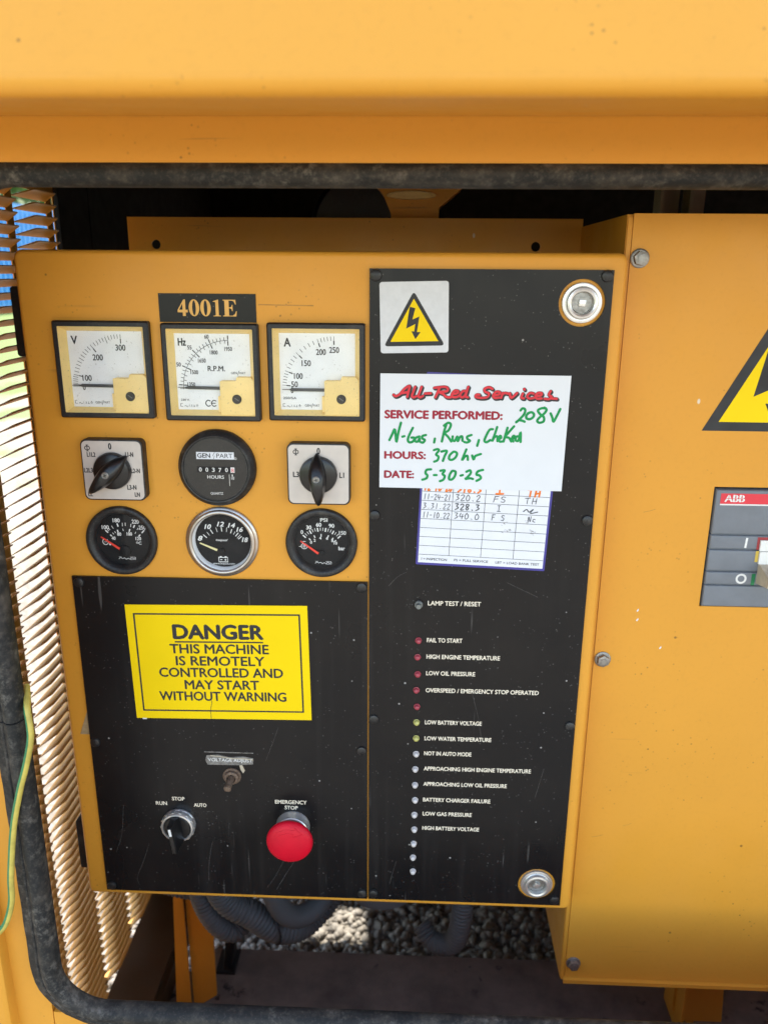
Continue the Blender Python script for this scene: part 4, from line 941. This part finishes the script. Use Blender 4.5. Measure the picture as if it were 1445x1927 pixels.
# service log sheet under the card
lg = thing('service_log_sheet', 'blue bordered service log sheet tucked under the white card', 'log sheet', 297.2, 235.8, 0)
lg.rotation_euler.y = R(2.07)
MB().rplate(0, 101.5, -151.5, 0, 2.25, 2.6, 1.0).build('border', 'blue', lg)
MB().box(1.7, 99.8, -149.8, -1.9, 2.5, 2.7).build('sheet', 'sheet', lg, angle=0)
p = MB(); CX = [2.2, 25.6, 50.6, 76.0, 99.6]; yb_ = -8.7; RH = 7.38
for k in range(8): p.line(1.9, yb_ - k * RH, 99.7, yb_ - k * RH, 0.35, 2.78)
for x in CX[1:4]: p.line(x, yb_, x, -140, 0.35, 2.80)
p.text('I = INSPECTION', 4.2, -4.1, 1.9, 2.78, width=20, bold=.016); p.text('FS = FULL SERVICE', 30.0, -4.4, 1.9, 2.78, width=26.6, bold=.016); p.text('LBT = LOAD BANK TEST', 62.6, -4.3, 1.9, 2.78, width=34.2, bold=.016)
p.build('grid_print', 'ink', lg, recalc=False, angle=0)
SF = {'0': [[(.5, 0), (.1, .4), (.2, .95), (.7, .9), (.9, .4), (.5, 0)]], '1': [[(.6, 0), (.4, 1)]], '2': [[(.1, .2), (.5, 0), (.85, .25), (.1, 1), (.9, .95)]], '3': [[(.1, .05), (.8, .05), (.4, .42), (.85, .65), (.1, 1)]],
      '4': [[(.3, 0), (.1, .6), (.9, .55)], [(.75, .2), (.6, 1)]], '8': [[(.8, .1), (.3, .05), (.2, .35), (.8, .7), (.5, 1), (.15, .75), (.8, .25), (.75, .05)]], '-': [[(.1, .55), (.8, .52)]], '.': [[(.4, .93), (.55, .97)]],
      'F': [[(.3, 0), (.1, 1)], [(.3, .05), (.95, 0)], [(.2, .5), (.8, .45)]], 'S': [[(.9, .1), (.4, .05), (.2, .35), (.8, .6), (.6, .95), (.1, .9)]], 'T': [[(.0, .08), (.95, 0)], [(.5, .05), (.4, 1)]], 'H': [[(.2, 0), (.05, 1)], [(.85, 0), (.75, 1)], [(.1, .55), (.85, .5)]],
      'I': [[(.1, .0), (.95, .0)], [(.5, .02), (.5, .98)], [(.1, 1), (.95, .98)]], 'N': [[(.1, 1), (.25, .05), (.7, .95), (.9, 0)]], 'c': [[(.85, .5), (.4, .45), (.2, .8), (.8, .95)]], ' ': [], '=': [[(0, .5), (.4, .5)]]}
def handtext(m, s_, x, y, h, wd, lw__, d):
    n = len(s_); st_ = wd / n
    for i, ch in enumerate(s_):
        for q in SF[ch]:
            m.stroke([(x + st_ * (i + .12 + .78 * a) + ri_.uniform(-.1, .1), y - h + h * b + ri_.uniform(-.12, .12)) for a, b in q], lw__, d + ri_.uniform(0, .05))
p = MB(); yr = lambda k: yb_ - k * RH
rows = [(4, '11-10.22', '340.0', 'F S', ' Nc'), (5, '3.31.22', '328.3', ' I ', '-X'), (6, '11-24-21', '320.2', 'FS', 'TH')]
for k, a, b, c_, e in rows:
    y = yr(k) - 1.3
    handtext(p, a, 2.8, y + .2, 4.3, 21.5, .5, 2.84); handtext(p, b, 27.2, y, 4.8, 20, .58 if k != 5 else .8, 2.84); handtext(p, c_, 56, y - .3, 4.6, 11, .55, 2.84)
    if e == '-X': p.stroke([(80.6, y - 1.2), (83, y - 3), (85, y - 1.0), (88, y - 3.4), (86, y), (91.5, y - 1.4)], .8, 2.84)
    else: handtext(p, e, 80.5, y - .3, 4.6, 10.5, .55, 2.84)
p.build('pen_entries', 'inkgrey', lg, recalc=False, angle=0)
p = MB(); y = yr(7) - 0.9
handtext(p, '12-10-20', 2.8, y, 5.0, 22, 1.2, 2.84); handtext(p, '318.3', 28.5, y, 5.0, 19, 1.3, 2.84); handtext(p, 'I', 57, y, 5.2, 8, 1.4, 2.84); handtext(p, 'TH', 82, y + .8, 5.4, 11, 1.4, 2.84)
p.build('orange_entries', 'orange_ink', lg, recalc=False, angle=0)
p = MB()
for cx_, cy_, n in ((69.5, -32.2, 13), (89, -31.6, 12), (66, -38, 7), (84, -39.5, 6)):
    for i in range(n):
        x = cx_ + ri_.gauss(0, 1.9); y = cy_ + ri_.gauss(0, .9); p.stroke([(x, y), (x + ri_.uniform(.3, 1.4), y + ri_.uniform(-.1, .6))], ri_.uniform(.15, .4), 2.79 + .003 * i)
p.build('smudges', 'tape', lg, recalc=False, angle=0)

# danger sign
dg = thing('danger_sticker', 'yellow DANGER sticker warning of remote starting on the left black plate', 'sticker', 136.7, 380, 0)
dg.rotation_euler.y = R(-0.9)
def ld(m): m.v = [(x, y - 52.4, d) for x, y, d in m.v]; return m
ld(MB().box(-75.0, 75.0, -52.6, 52.3, 2.25, 2.6)).build('backing', 'sign_yellow', dg, angle=0)
p = MB()
for a, b, c_, e in ((-68.2, -44.5, 68.2, -44.5), (-68.2, 44.6, 68.2, 44.6)): p.line(a - .7, b, c_ + .7, e, 1.4, 2.68)
for x in (-68.2, 68.2): p.line(x, -43.8, x, 43.9, 1.4, 2.68)
for s_, wd, yb2, cap, bo in (('DANGER', 74.2, -22.6, 12.2, .05), ('THIS MACHINE', 82.2, -9.2, 8.2, .028), ('IS REMOTELY', 74, 1.8, 8.2, .028), ('CONTROLLED AND', 104, 12.6, 8.2, .028), ('MAY START', 62.5, 24.0, 8.2, .028), ('WITHOUT WARNING', 107.5, 34.8, 8.2, .028)):
    p.text(s_, 0.4, yb2, cap, 2.68, width=wd, align='C', bold=bo)
p.line(-36.2, -19.6, 37.4, -19.6, 1.3, 2.68)
ld(p).build('lettering', 'ink', dg, recalc=False, angle=0)
p = MB(); p.stroke([(-9.2, 28.5), (-9.6, 33), (-9.2, 37), (-10.6, 43), (-10.8, 52.2)], .4, 2.74); ld(p).build('crack', 'ink', dg, recalc=False, angle=0)
p = MB(); p.plate([(-70.4, 52.4), (-66.4, 52.4), (-66.8, 53.5), (-70.0, 53.4)], 2.22, 2.5); ld(p).build('peeled_edge', 'paper', dg, angle=0)

# worn embossed tape label and toggle
tp = thing('tape_label', 'torn clear tape label with worn lettering above the toggle switch', 'label', 139.3, 425, 0)
q = MB(); q.plate([(-21.5, -12.6), (21.2, -12.6), (21.2, -11.8), (-21.5, -11.8)], 2.22, 2.5); q.plate([(-21, -4.4), (-19.5, -8.8), (-10, -9.8), (0, -7.6), (12, -8.6), (20.8, -7.2), (20.6, -1.2), (8, 0.1), (-19.2, 0.4)], 2.22, 2.55)
q.build('tape', 'tape', tp, angle=0)
q = MB(); q.stroke([(-16, -8.9), (-6, -7.8), (4, -6.4), (12, -6.6), (20.6, -5.6)], .9, 2.72); q.plate([(8.6, 0.2), (11.0, -.2), (13.2, 5.2), (11.6, 8.0), (9.6, 4.6)], 2.22, 2.8); q.build('torn_edge', 'lever', tp, recalc=False, angle=0)
q = MB(); q.text('VOLTAGE ADJUST', -18.6, -3.2, 3.2, 2.64, width=38.6, bold=.002); q.build('lettering', 'white_print', tp, recalc=False, angle=0)
tg = thing('toggle_switch', 'rusty metal toggle switch on the left black plate', 'switch', 141.0, 436.2, 0)
MB().lathe([(8.0, 2.25), (8.0, 3.2), (7.4, 3.4), (6.2, 3.5), (6.2, 6.2), (5.4, 6.8), (4.2, 6.9), (3.6, 6.2), (3.4, 5.0)], n=6 * 5).build('bush', 'rust', tg)
MB().tube([(0.2, -.3, 3.0), (-.1, .6, 8.0), (-.6, 1.8, 12), (-1.2, 3.2, 17.0), (-1.25, 3.35, 17.6)], [2.6, 2.7, 3.0, 3.3, 2.4], 14).build('lever', 'rust', tg)

# three-position selector
sl_ = thing('selector_switch', 'chrome ringed selector switch marked RUN STOP AUTO', 'switch', 91.0, 487.0, 0)
MB().lathe([(14.9, 2.25), (14.9, 3.6), (14.6, 4.0), (14.6, 8.6), (13.9, 9.6), (12.8, 9.8), (12.2, 9.2), (12.0, 7.0)], n=56, close=False).build('ring', 'chrome', sl_)
kn = MB(); 
for i in range(14):
    a = 2 * math.pi * i / 14; x, y = 14.75 * math.cos(a), 14.75 * math.sin(a); t_ = Vector((-math.sin(a), math.cos(a))) * 1.1; n2 = Vector((math.cos(a), math.sin(a))) * .35
    kn.plate([(x + t_.x - n2.x, y + t_.y - n2.y), (x + t_.x + n2.x, y + t_.y + n2.y), (x - t_.x + n2.x, y - t_.y + n2.y), (x - t_.x - n2.x, y - t_.y - n2.y)], 4.2, 8.2)
kn.build('knurling', 'chrome', sl_, angle=0)
kb = MB().lathe([(12.0, 2.3), (12.0, 8.6), (11.2, 9.6), (0.1, 9.8)], n=44).build('knob', 'black_gloss', sl_)
a = R(7); ca, sa = math.cos(a), math.sin(a)
def rt(p): return [(x * ca + y * sa, -x * sa + y * ca) for x, y in p]
m = MB(); q0 = rt([(-4.6, -12.0), (4.6, -12.0), (4.6, 12.6), (-4.6, 12.6)]); q1 = rt([(-2.1, -12.8), (2.1, -12.8), (2.1, 14.2), (-2.1, 14.2)])
m.add([(x, y, 9.2) for x, y in q0] + [(x, y, 14) for x, y in rt([(-2.6, -12.6), (2.6, -12.6), (2.6, 13.4), (-2.6, 13.4)])] + [(x, y, 24.6) for x, y in q1] + [(x, y, 25.6) for x, y in rt([(-1.4, -12.0), (1.4, -12.0), (1.4, 13.4), (-1.4, 13.4)])],
      [(k * 4 + i, k * 4 + (i + 1) % 4, k * 4 + 4 + (i + 1) % 4, k * 4 + 4 + i) for k in range(3) for i in range(4)] + [(0, 3, 2, 1), (12, 13, 14, 15)])
lv = m.build('lever', 'black_gloss', sl_, angle=30)
m = MB(); m.fill([rt([(-1.1, -11.4), (1.1, -11.4), (1.1, -4.4), (-1.1, -4.4)])], 25.72); m.build('pointer_mark', 'white_print', lv, recalc=False, angle=0)

# emergency stop
es = thing('emergency_stop_button', 'red mushroom emergency stop button with chrome collar', 'button', 193.2, 485.6, 0)
MB().lathe([(15.0, 2.25), (15.0, 3.4), (14.6, 4.0), (14.4, 11.0), (13.8, 11.8), (12.6, 12.0), (10.5, 12.0), (10.2, 11.0)], n=48, close=False).build('collar', 'chrome', es)
MB().lathe([(10.4, 2.3), (10.4, 14.0), (10.0, 20.4), (9.0, 20.6)], n=40).build('stem', 'black_gloss', es)
hd_ = MB().lathe([(9.0, 20.5), (17.5, 19.8), (19.4, 20.4), (20.1, 21.8), (20.1, 23.4), (19.4, 25.2), (17.0, 26.9), (12.0, 28.6), (6.0, 29.5), (0.05, 29.8)], n=64).build('head', 'red_btn', es, angle=60)
def dome(x, y):
    r = math.hypot(x, y); pts = [(0, 29.8), (6, 29.5), (12, 28.6), (17, 26.9), (19.4, 25.2), (21, 23)]
    for (r0, d0), (r1, d1) in zip(pts, pts[1:]):
        if r <= r1: return d0 + (d1 - d0) * (r - r0) / (r1 - r0)
    return 23
ar = MB()
def arcp(r, a0, a1, n=14): return [(r * math.sin(R(a0 + (a1 - a0) * i / n)), -r * math.cos(R(a0 + (a1 - a0) * i / n))) for i in range(n + 1)]
for l in (arcp(15.2, -46, 18), arcp(12.2, -46, 18), [(4.7, -14.5), (5.2, -16.6), (11.6, -10.8), (3.6, -8.9), (3.8, -11.6)]):
    L_ = catmull([Vector(p_) for p_ in l], 3) if len(l) > 6 else [Vector(l[i]) + (Vector(l[i + 1]) - Vector(l[i])) * k / 5 for i in range(len(l) - 1) for k in range(6)]
    ar.tube([(p_.x, p_.y, dome(p_.x, p_.y) + 0.02) for p_ in L_], 0.22, 5)
ar.build('arrow_relief', 'red_btn', hd_, angle=60)

# ================================================================== breaker cabinet on the right
bx = thing('breaker_cabinet', 'plain yellow breaker cabinet bolted up beside the control cabinet', 'cabinet', 445, 671, 20)
def lb(m): m.v = [(x - 445, y - 671, d + 20) for x, y, d in m.v]; return m
BH = [(531.0, 174.2), (640, 174.2), (640, 276.0), (531.0, 276.0)]
bd = MB(); bd.box(445, 447.5, -27, 670, -190, -22.5); bd.box(447.5, 900, -27, -24.5, -190, -22.5); bd.box(447.5, 900, 667.5, 671.5, -190, -16.5); bd.box(897, 900, -24.5, 667.5, -190, -22.5); bd.box(447.5, 897, -24.5, 667.5, -190, -187)
lb(bd).build('housing', 'yellow', bx, angle=0)
cvp = MB(); cvp.solid([[(449.2, -27.6), (901, -27.6), (901, 667.0), (449.2, 667.0)], BH], -22.4, -20.0)
lb(cvp).build('front_cover', 'yellow', bx, angle=0)
lb(MB().box(445.6, 449.0, -25, 671.0, -22.4, -20.9)).build('edge_flange', 'yellow', bx, angle=0)
def boltm():
    m = MB(); m.lathe([(6.9, 0.02), (6.9, 0.9), (6.4, 1.3), (5.6, 1.5)], n=24)
    m.plate([(5.3 * math.cos(R(60 * i + 12)), 5.3 * math.sin(R(60 * i + 12))) for i in range(6)], 1.4, 5.4, 0.6)
    m.lathe([(2.6, 5.4), (2.5, 5.7), (0.05, 5.7)], n=14); return m.mesh('bolt', M['steel'], angle=30)
for x, y in ((480.5, 281.5), (481, 290), (502.5, 315)): lb(MB().plate([(x, y), (x + 1.6, y - 2.2), (x + 2.0, y - .6), (x + .8, y + .8)], -20.0, -19.9)).build('paint_chip', 'paper', bx, angle=0)
for (x, y, l) in ((462, 505, 10), (489, 492, 7), (478, 196, 9)): lb(MB().stroke([(x, y), (x + l * .5, y - 1), (x + l, y - 2.6)], 0.45, -19.93)).build('scratch', 'rub', bx, recalc=False, angle=0)
bme = boltm()
for i, (x, y) in enumerate(((455.8, 3.2), (456.4, 326.2), (456.1, 649.6), (890, 3.2), (890, 649.6))):
    o = bpy.data.objects.new('bolt', bme); COL.objects.link(o); o.parent = bx; o.location = W3(x - 445, y - 671, 0.0); o.rotation_euler.y = i * 0.35
for x in (470, 840): lb(MB().box(x + 140, x + 143, 671.5, 858, -176, -120)).build('stay', 'yellow', bx, angle=0); 
lg_ = MB(); lg_.plate([(607, 671.5), (634, 671.5), (634, 858), (628, 858), (607, 838)], -144, -141); lb(lg_).build('support_leg', 'yellow', bx, angle=0)
lb(MB().plate([(634, 671.5), (656, 671.5), (668, 858), (634, 858)], -148, -145)).build('support_gusset', 'yellow', bx, angle=0)
# warning triangle on the breaker cabinet
wt = thing('shock_warning_triangle', 'large yellow lightning warning triangle stuck on the breaker cabinet', 'sticker', 572, 129.6, 20)
def lt_(m): return m
S_ = 2.55
tri_sign(wt, 0, 0, [(0, -110.5), (56.5, 0), (-56.5, 0)], [(0, -93), (44.5, -7.0), (-44.5, -7.0)], [(x * S_ - 5.0, y * S_ - 46.5) for x, y in BOLT], 0.1, lt_)
# circuit breaker
cbk = thing('circuit_breaker', 'grey moulded circuit breaker with red ABB band and beige lever', 'circuit breaker', 533, 275.6, 20)
def lk_(m): m.v = [(x - 533, y - 275.6, d + 20) for x, y, d in m.v]; return m
segY = [(176.2, 213.0), (213.8, 225.4), (226.2, 244.2), (245.0, 256.0), (256.8, 275.4)]
for a_, b_ in segY: lk_(MB().plate([(532.6, a_), (638, a_), (638, b_), (532.6, b_)], -60, -18.2, 1.6, 3)).build('front_section', 'breaker', cbk, angle=40)
lk_(MB().box(533.4, 637, 177.5, 274.5, -62, -20.5)).build('case', 'breaker', cbk, angle=0)
p = MB(); p.plate([(536.2, 179.0), (636, 179.0), (636, 187.4), (536.2, 187.4)], -18.2, -18.0); lk_(p).build('red_band', 'red_band', cbk, angle=0)
lk_(MB().box(536.2, 636, 187.5, 188.6, -18.2, -18.0)).build('white_rule', 'white_print', cbk, angle=0)
p = MB(); p.text('ABB', 539.6, 185.6, 5.4, -17.9, width=15.2, bold=0.045); lk_(p).build('logo_letters', 'white_print', cbk, recalc=False, angle=0)
lk_(MB().line(561.2, 215.4, 560.7, 223.9, 1.7, -18.05)).build('on_symbol', 'white_print', cbk, recalc=False, angle=0)
lk_(MB().fill([circ(561, 250.4, 4.4, 32), circ(561, 250.4, 2.7, 28)], -18.05)).build('off_symbol', 'white_print', cbk, recalc=False, angle=0)
p = MB(); p.line(539, 183.0, 555.4, 183.0, .4, -17.8)
for x in (542.4, 547.6, 552.7): p.line(x, 179.8, x, 186, .35, -17.78)
lk_(p).build('logo_split', 'red_band', cbk, recalc=False, angle=0)
lk_(MB().box(569.6, 590, 214.8, 216.9, -18.2, -18.0).box(569.6, 571.6, 216.9, 225.2, -18.2, -18.0)).build('on_mark', 'red_mark', cbk, angle=0)
lk_(MB().box(569.6, 572.0, 226.4, 235.8, -18.2, -18.0)).build('trip_mark', 'yellow_mark', cbk, angle=0)
lk_(MB().box(569.2, 572.0, 245.9, 255.8, -18.2, -18.0)).build('off_mark', 'green_mark', cbk, angle=0)
lk_(MB().box(571.8, 592, 217.0, 226.0, -18.2, -16.6).box(572.2, 592, 226.5, 237.0, -18.2, -16.2)).build('slot_shutter', 'white_print', cbk, angle=0)
m = MB(); m.add([(573, 236.5, -18.2), (592, 236.5, -18.2), (592, 254, -18.2), (573, 254, -18.2), (573.5, 243, 4), (592, 243, 4), (592, 250.5, 2.5), (573.5, 250.5, 2.5)], [(0, 1, 2, 3), (4, 7, 6, 5), (0, 4, 5, 1), (1, 5, 6, 2), (2, 6, 7, 3), (3, 7, 4, 0)])
lk_(m).build('lever', 'lever', cbk, angle=0)

# ================================================================== things under and behind the cabinet
ps = thing('bracket_post', 'yellow angle bracket standing on the skid under the cabinet door', 'bracket', 45, 860, 145)
m = MB(); m.plate([(-5, -330), (27, -330), (25, -14), (8, -1), (-3, -1)], -2, 1.5); m.build('front_face', 'yellow', ps, angle=0)
m = MB(); m.plate([(-9, -330), (-5.2, -330), (-5.2, 0), (-23, 0)], 3, 6); m.build('gusset', 'yellow', ps, angle=0)
ft = thing('engine_mount', 'dark grey engine mount foot behind the yellow bracket', 'mount', 80, 860, 200)
m = MB(); m.plate([(-14, 0), (-8, -60), (6, -150), (40, -150), (22, -95), (2, -40), (-4, 0)], -18, 10, 2); m.build('web', 'black', ft, angle=30)
m = MB(); m.box(-22, 2, -4, 0, -22, 14); m.build('base', 'black', ft, angle=0)
def corr(m, pts, r, amp=1.8, pitch=4.6):
    P = catmull([Vector(p_) for p_ in pts], 24); L = [0.0]
    for a_, b_ in zip(P, P[1:]): L.append(L[-1] + (b_ - a_).length)
    tot = L[-1]; n = int(tot / pitch * 4); o = []; rd = []; j = 0
    for i in range(n + 1):
        s_ = tot * i / n
        while j < len(L) - 2 and L[j + 1] < s_: j += 1
        k = (s_ - L[j]) / max(1e-6, L[j + 1] - L[j]); o.append(tuple(P[j].lerp(P[j + 1], k))); rd.append(r - amp * (0.5 - 0.5 * math.cos(2 * math.pi * s_ / pitch)) ** 2)
    return m.tube(o, rd, 14)
def hose(name, label, pts, r, corrug, grp='hoses hanging below the cabinet'):
    c = pts[0]; t = thing(name, label, 'hose', c[0], c[1], c[2], group=grp)
    q = [(x - c[0], y - c[1], -(z - c[2])) for x, y, z in pts]
    m = MB()
    if corrug: corr(m, q, r)
    else: m.tube([tuple(v_) for v_ in catmull([Vector(p_) for p_ in q], 10)], r, 16)
    m.build('hose', 'conduit', t, angle=60); return t
hose('corrugated_conduit', 'thin corrugated conduit lying flat along the cabinet underside', [(-8, 640, 105), (30, 650, 105), (70, 652, 100), (110, 640, 98), (140, 556, 100)], 11, True)
hose('corrugated_conduit', 'short corrugated conduit bent to a blunt end beside the yellow bracket', [(70, 554, 95), (74, 640, 92), (88, 684, 92), (108, 704, 98), (124, 690, 112)], 12, True)
hose('corrugated_conduit', 'thick corrugated conduit crossing the bundle under the door', [(84, 554, 84), (100, 640, 84), (132, 672, 88), (160, 698, 96), (190, 704, 120), (230, 660, 150)], 15, True)
hose('rubber_hose', 'smooth grey hose looping in front of the conduit bundle', [(150, 554, 76), (158, 640, 80), (176, 672, 88), (200, 672, 108), (214, 640, 140), (220, 556, 160)], 12, False)
hose('corrugated_conduit', 'single corrugated conduit curling down near the breaker cabinet', [(356, 554, 112), (357, 640, 112), (354, 700, 112), (346, 730, 118), (326, 738, 128), (312, 726, 140)], 12, True)
ti = thing('cable_tie', 'dark cable tie looped round the thick conduit', 'cable tie', 152, 690, 90)
m = MB(); m.tube([(17.2 * math.cos(a_ * .2618) * .62 , 17.2 * math.sin(a_ * .2618), 17.2 * math.cos(a_ * .2618) * .78) for a_ in range(25)], 1.3, 6, cap=False); m.build('strap', 'black', ti)
dm = thing('cable_gland', 'round grey gland bulging under the middle of the cabinet', 'gland', 268, 552, 120)
MB().lathe([(0.1, 0), (0.1, 0)], n=3).v
m = MB(); n = 36; prf_ = [(44, 0), (44, 86), (40, 100), (30, 108), (0.1, 110)]
v = []; f = []
for r_, y_ in prf_:
    for i in range(n): a_ = 2 * math.pi * i / n; v.append((r_ * math.cos(a_), y_, r_ * math.sin(a_)))
for k in range(len(prf_) - 1):
    for i in range(n): j = (i + 1) % n; f.append((k * n + i, k * n + j, (k + 1) * n + j, (k + 1) * n + i))
m.add(v, f); m.build('cap', 'conduit', dm)
# earth wire over the seal
ew = thing('earth_wire', 'green and yellow earth wire draped over the rubber seal', 'wire', -60, 540, -116)
pw = [(20, 300, -96), (25, 303, -106), (29.2, 307, -116), (31.6, 317, -120), (31.2, 328, -121), (25.8, 348, -121.5), (18.4, 370, -121.5), (9.7, 402, -121.3), (1.8, 444, -120), (-1.3, 468, -119), (-8, 488, -118), (-15.5, 499, -117.4), (-34, 518, -116.8), (-60, 540, -116.8)]
q = [Vector((x + 60, y - 540, -(z + 116))) for x, y, z in pw]; Q = catmull(q, 8)
MB().tube([tuple(p_) for p_ in Q], 2.4, 12).build('yellow_insulation', 'wire_yellow', ew)
st2 = MB(); v = []; f = []
for i, p_ in enumerate(Q):
    t_ = (Q[min(i + 1, len(Q) - 1)] - Q[max(i - 1, 0)]).normalized(); side = t_.cross(Vector((0, 0, 1))); side = side.normalized() if side.length > .05 else Vector((1, 0, 0)); side = -side if side.x > 0 else side; upv = side.cross(t_).normalized(); upv = -upv if upv.z < 0 else upv
    for a_ in (-40, -8, 24, 56, 84):
        v.append(tuple(p_ + (side * math.cos(R(a_)) + upv * math.sin(R(a_))) * 2.47))
for i in range(len(Q) - 1):
    for k in range(4): f.append((i * 5 + k, i * 5 + k + 1, i * 5 + k + 6, i * 5 + k + 5))
st2.add(v, f); st2.build('green_stripe', 'wire_green', ew, recalc=False, angle=60)
# pieces glimpsed in the dark gap above the door
il = thing('sight_glass', 'oval glass rim with pale edge on a yellow housing above the door', 'sight glass', 287, -40, 250)
m = MB(); m.plate([(-20, 40), (-20, -2), (-28, -20), (-40, -34), (-40, -70), (50, -70), (50, -26), (28, -8), (26, 40)], -40, -4); m.build('housing', 'yellow', il, angle=0)
m = MB(); m.lathe([(24.5, -4), (24.5, 2), (23, 4), (21, 4), (20, 0)], 0, 0, 40); m.v = [(x, -19 + y * 0.16, d) for x, y, d in m.v]; m.build('rim', 'cream', il)
m = MB(); m.plate([(19.5 * math.cos(i * .3142), -20.4 + 2.6 * math.sin(i * .3142)) for i in range(20)], -1, 4.2); m.build('glass', 'glass', il)
fd = thing('air_filter', 'black round housing half hidden above the control cabinet', 'air filter', 240, -60, 330)
m = MB().lathe([(58, -40), (60, -30), (60, 30), (54, 40), (0.1, 42)], n=40); m.v = [(x, y + 32, d) for x, y, d in m.v]; m.build('drum', 'black_gloss', fd)
for x0, x1, lab in ((528, 552, 'wide grey-beige upright in the dark gap above the breaker cabinet'), (556, 577, 'narrow beige upright beside the wider one above the breaker cabinet')):
    t = thing('frame_upright', lab, 'upright', (x0 + x1) / 2, 860, 250, group='uprights behind the breaker cabinet')
    h_ = (x1 - x0) / 2; m = MB(); m.box(-h_, h_, -1150, 0, -12, -9); m.box(-h_, -h_ + 3, -1150, 0, -9, 12); m.build('channel', 'beige', t, angle=0)
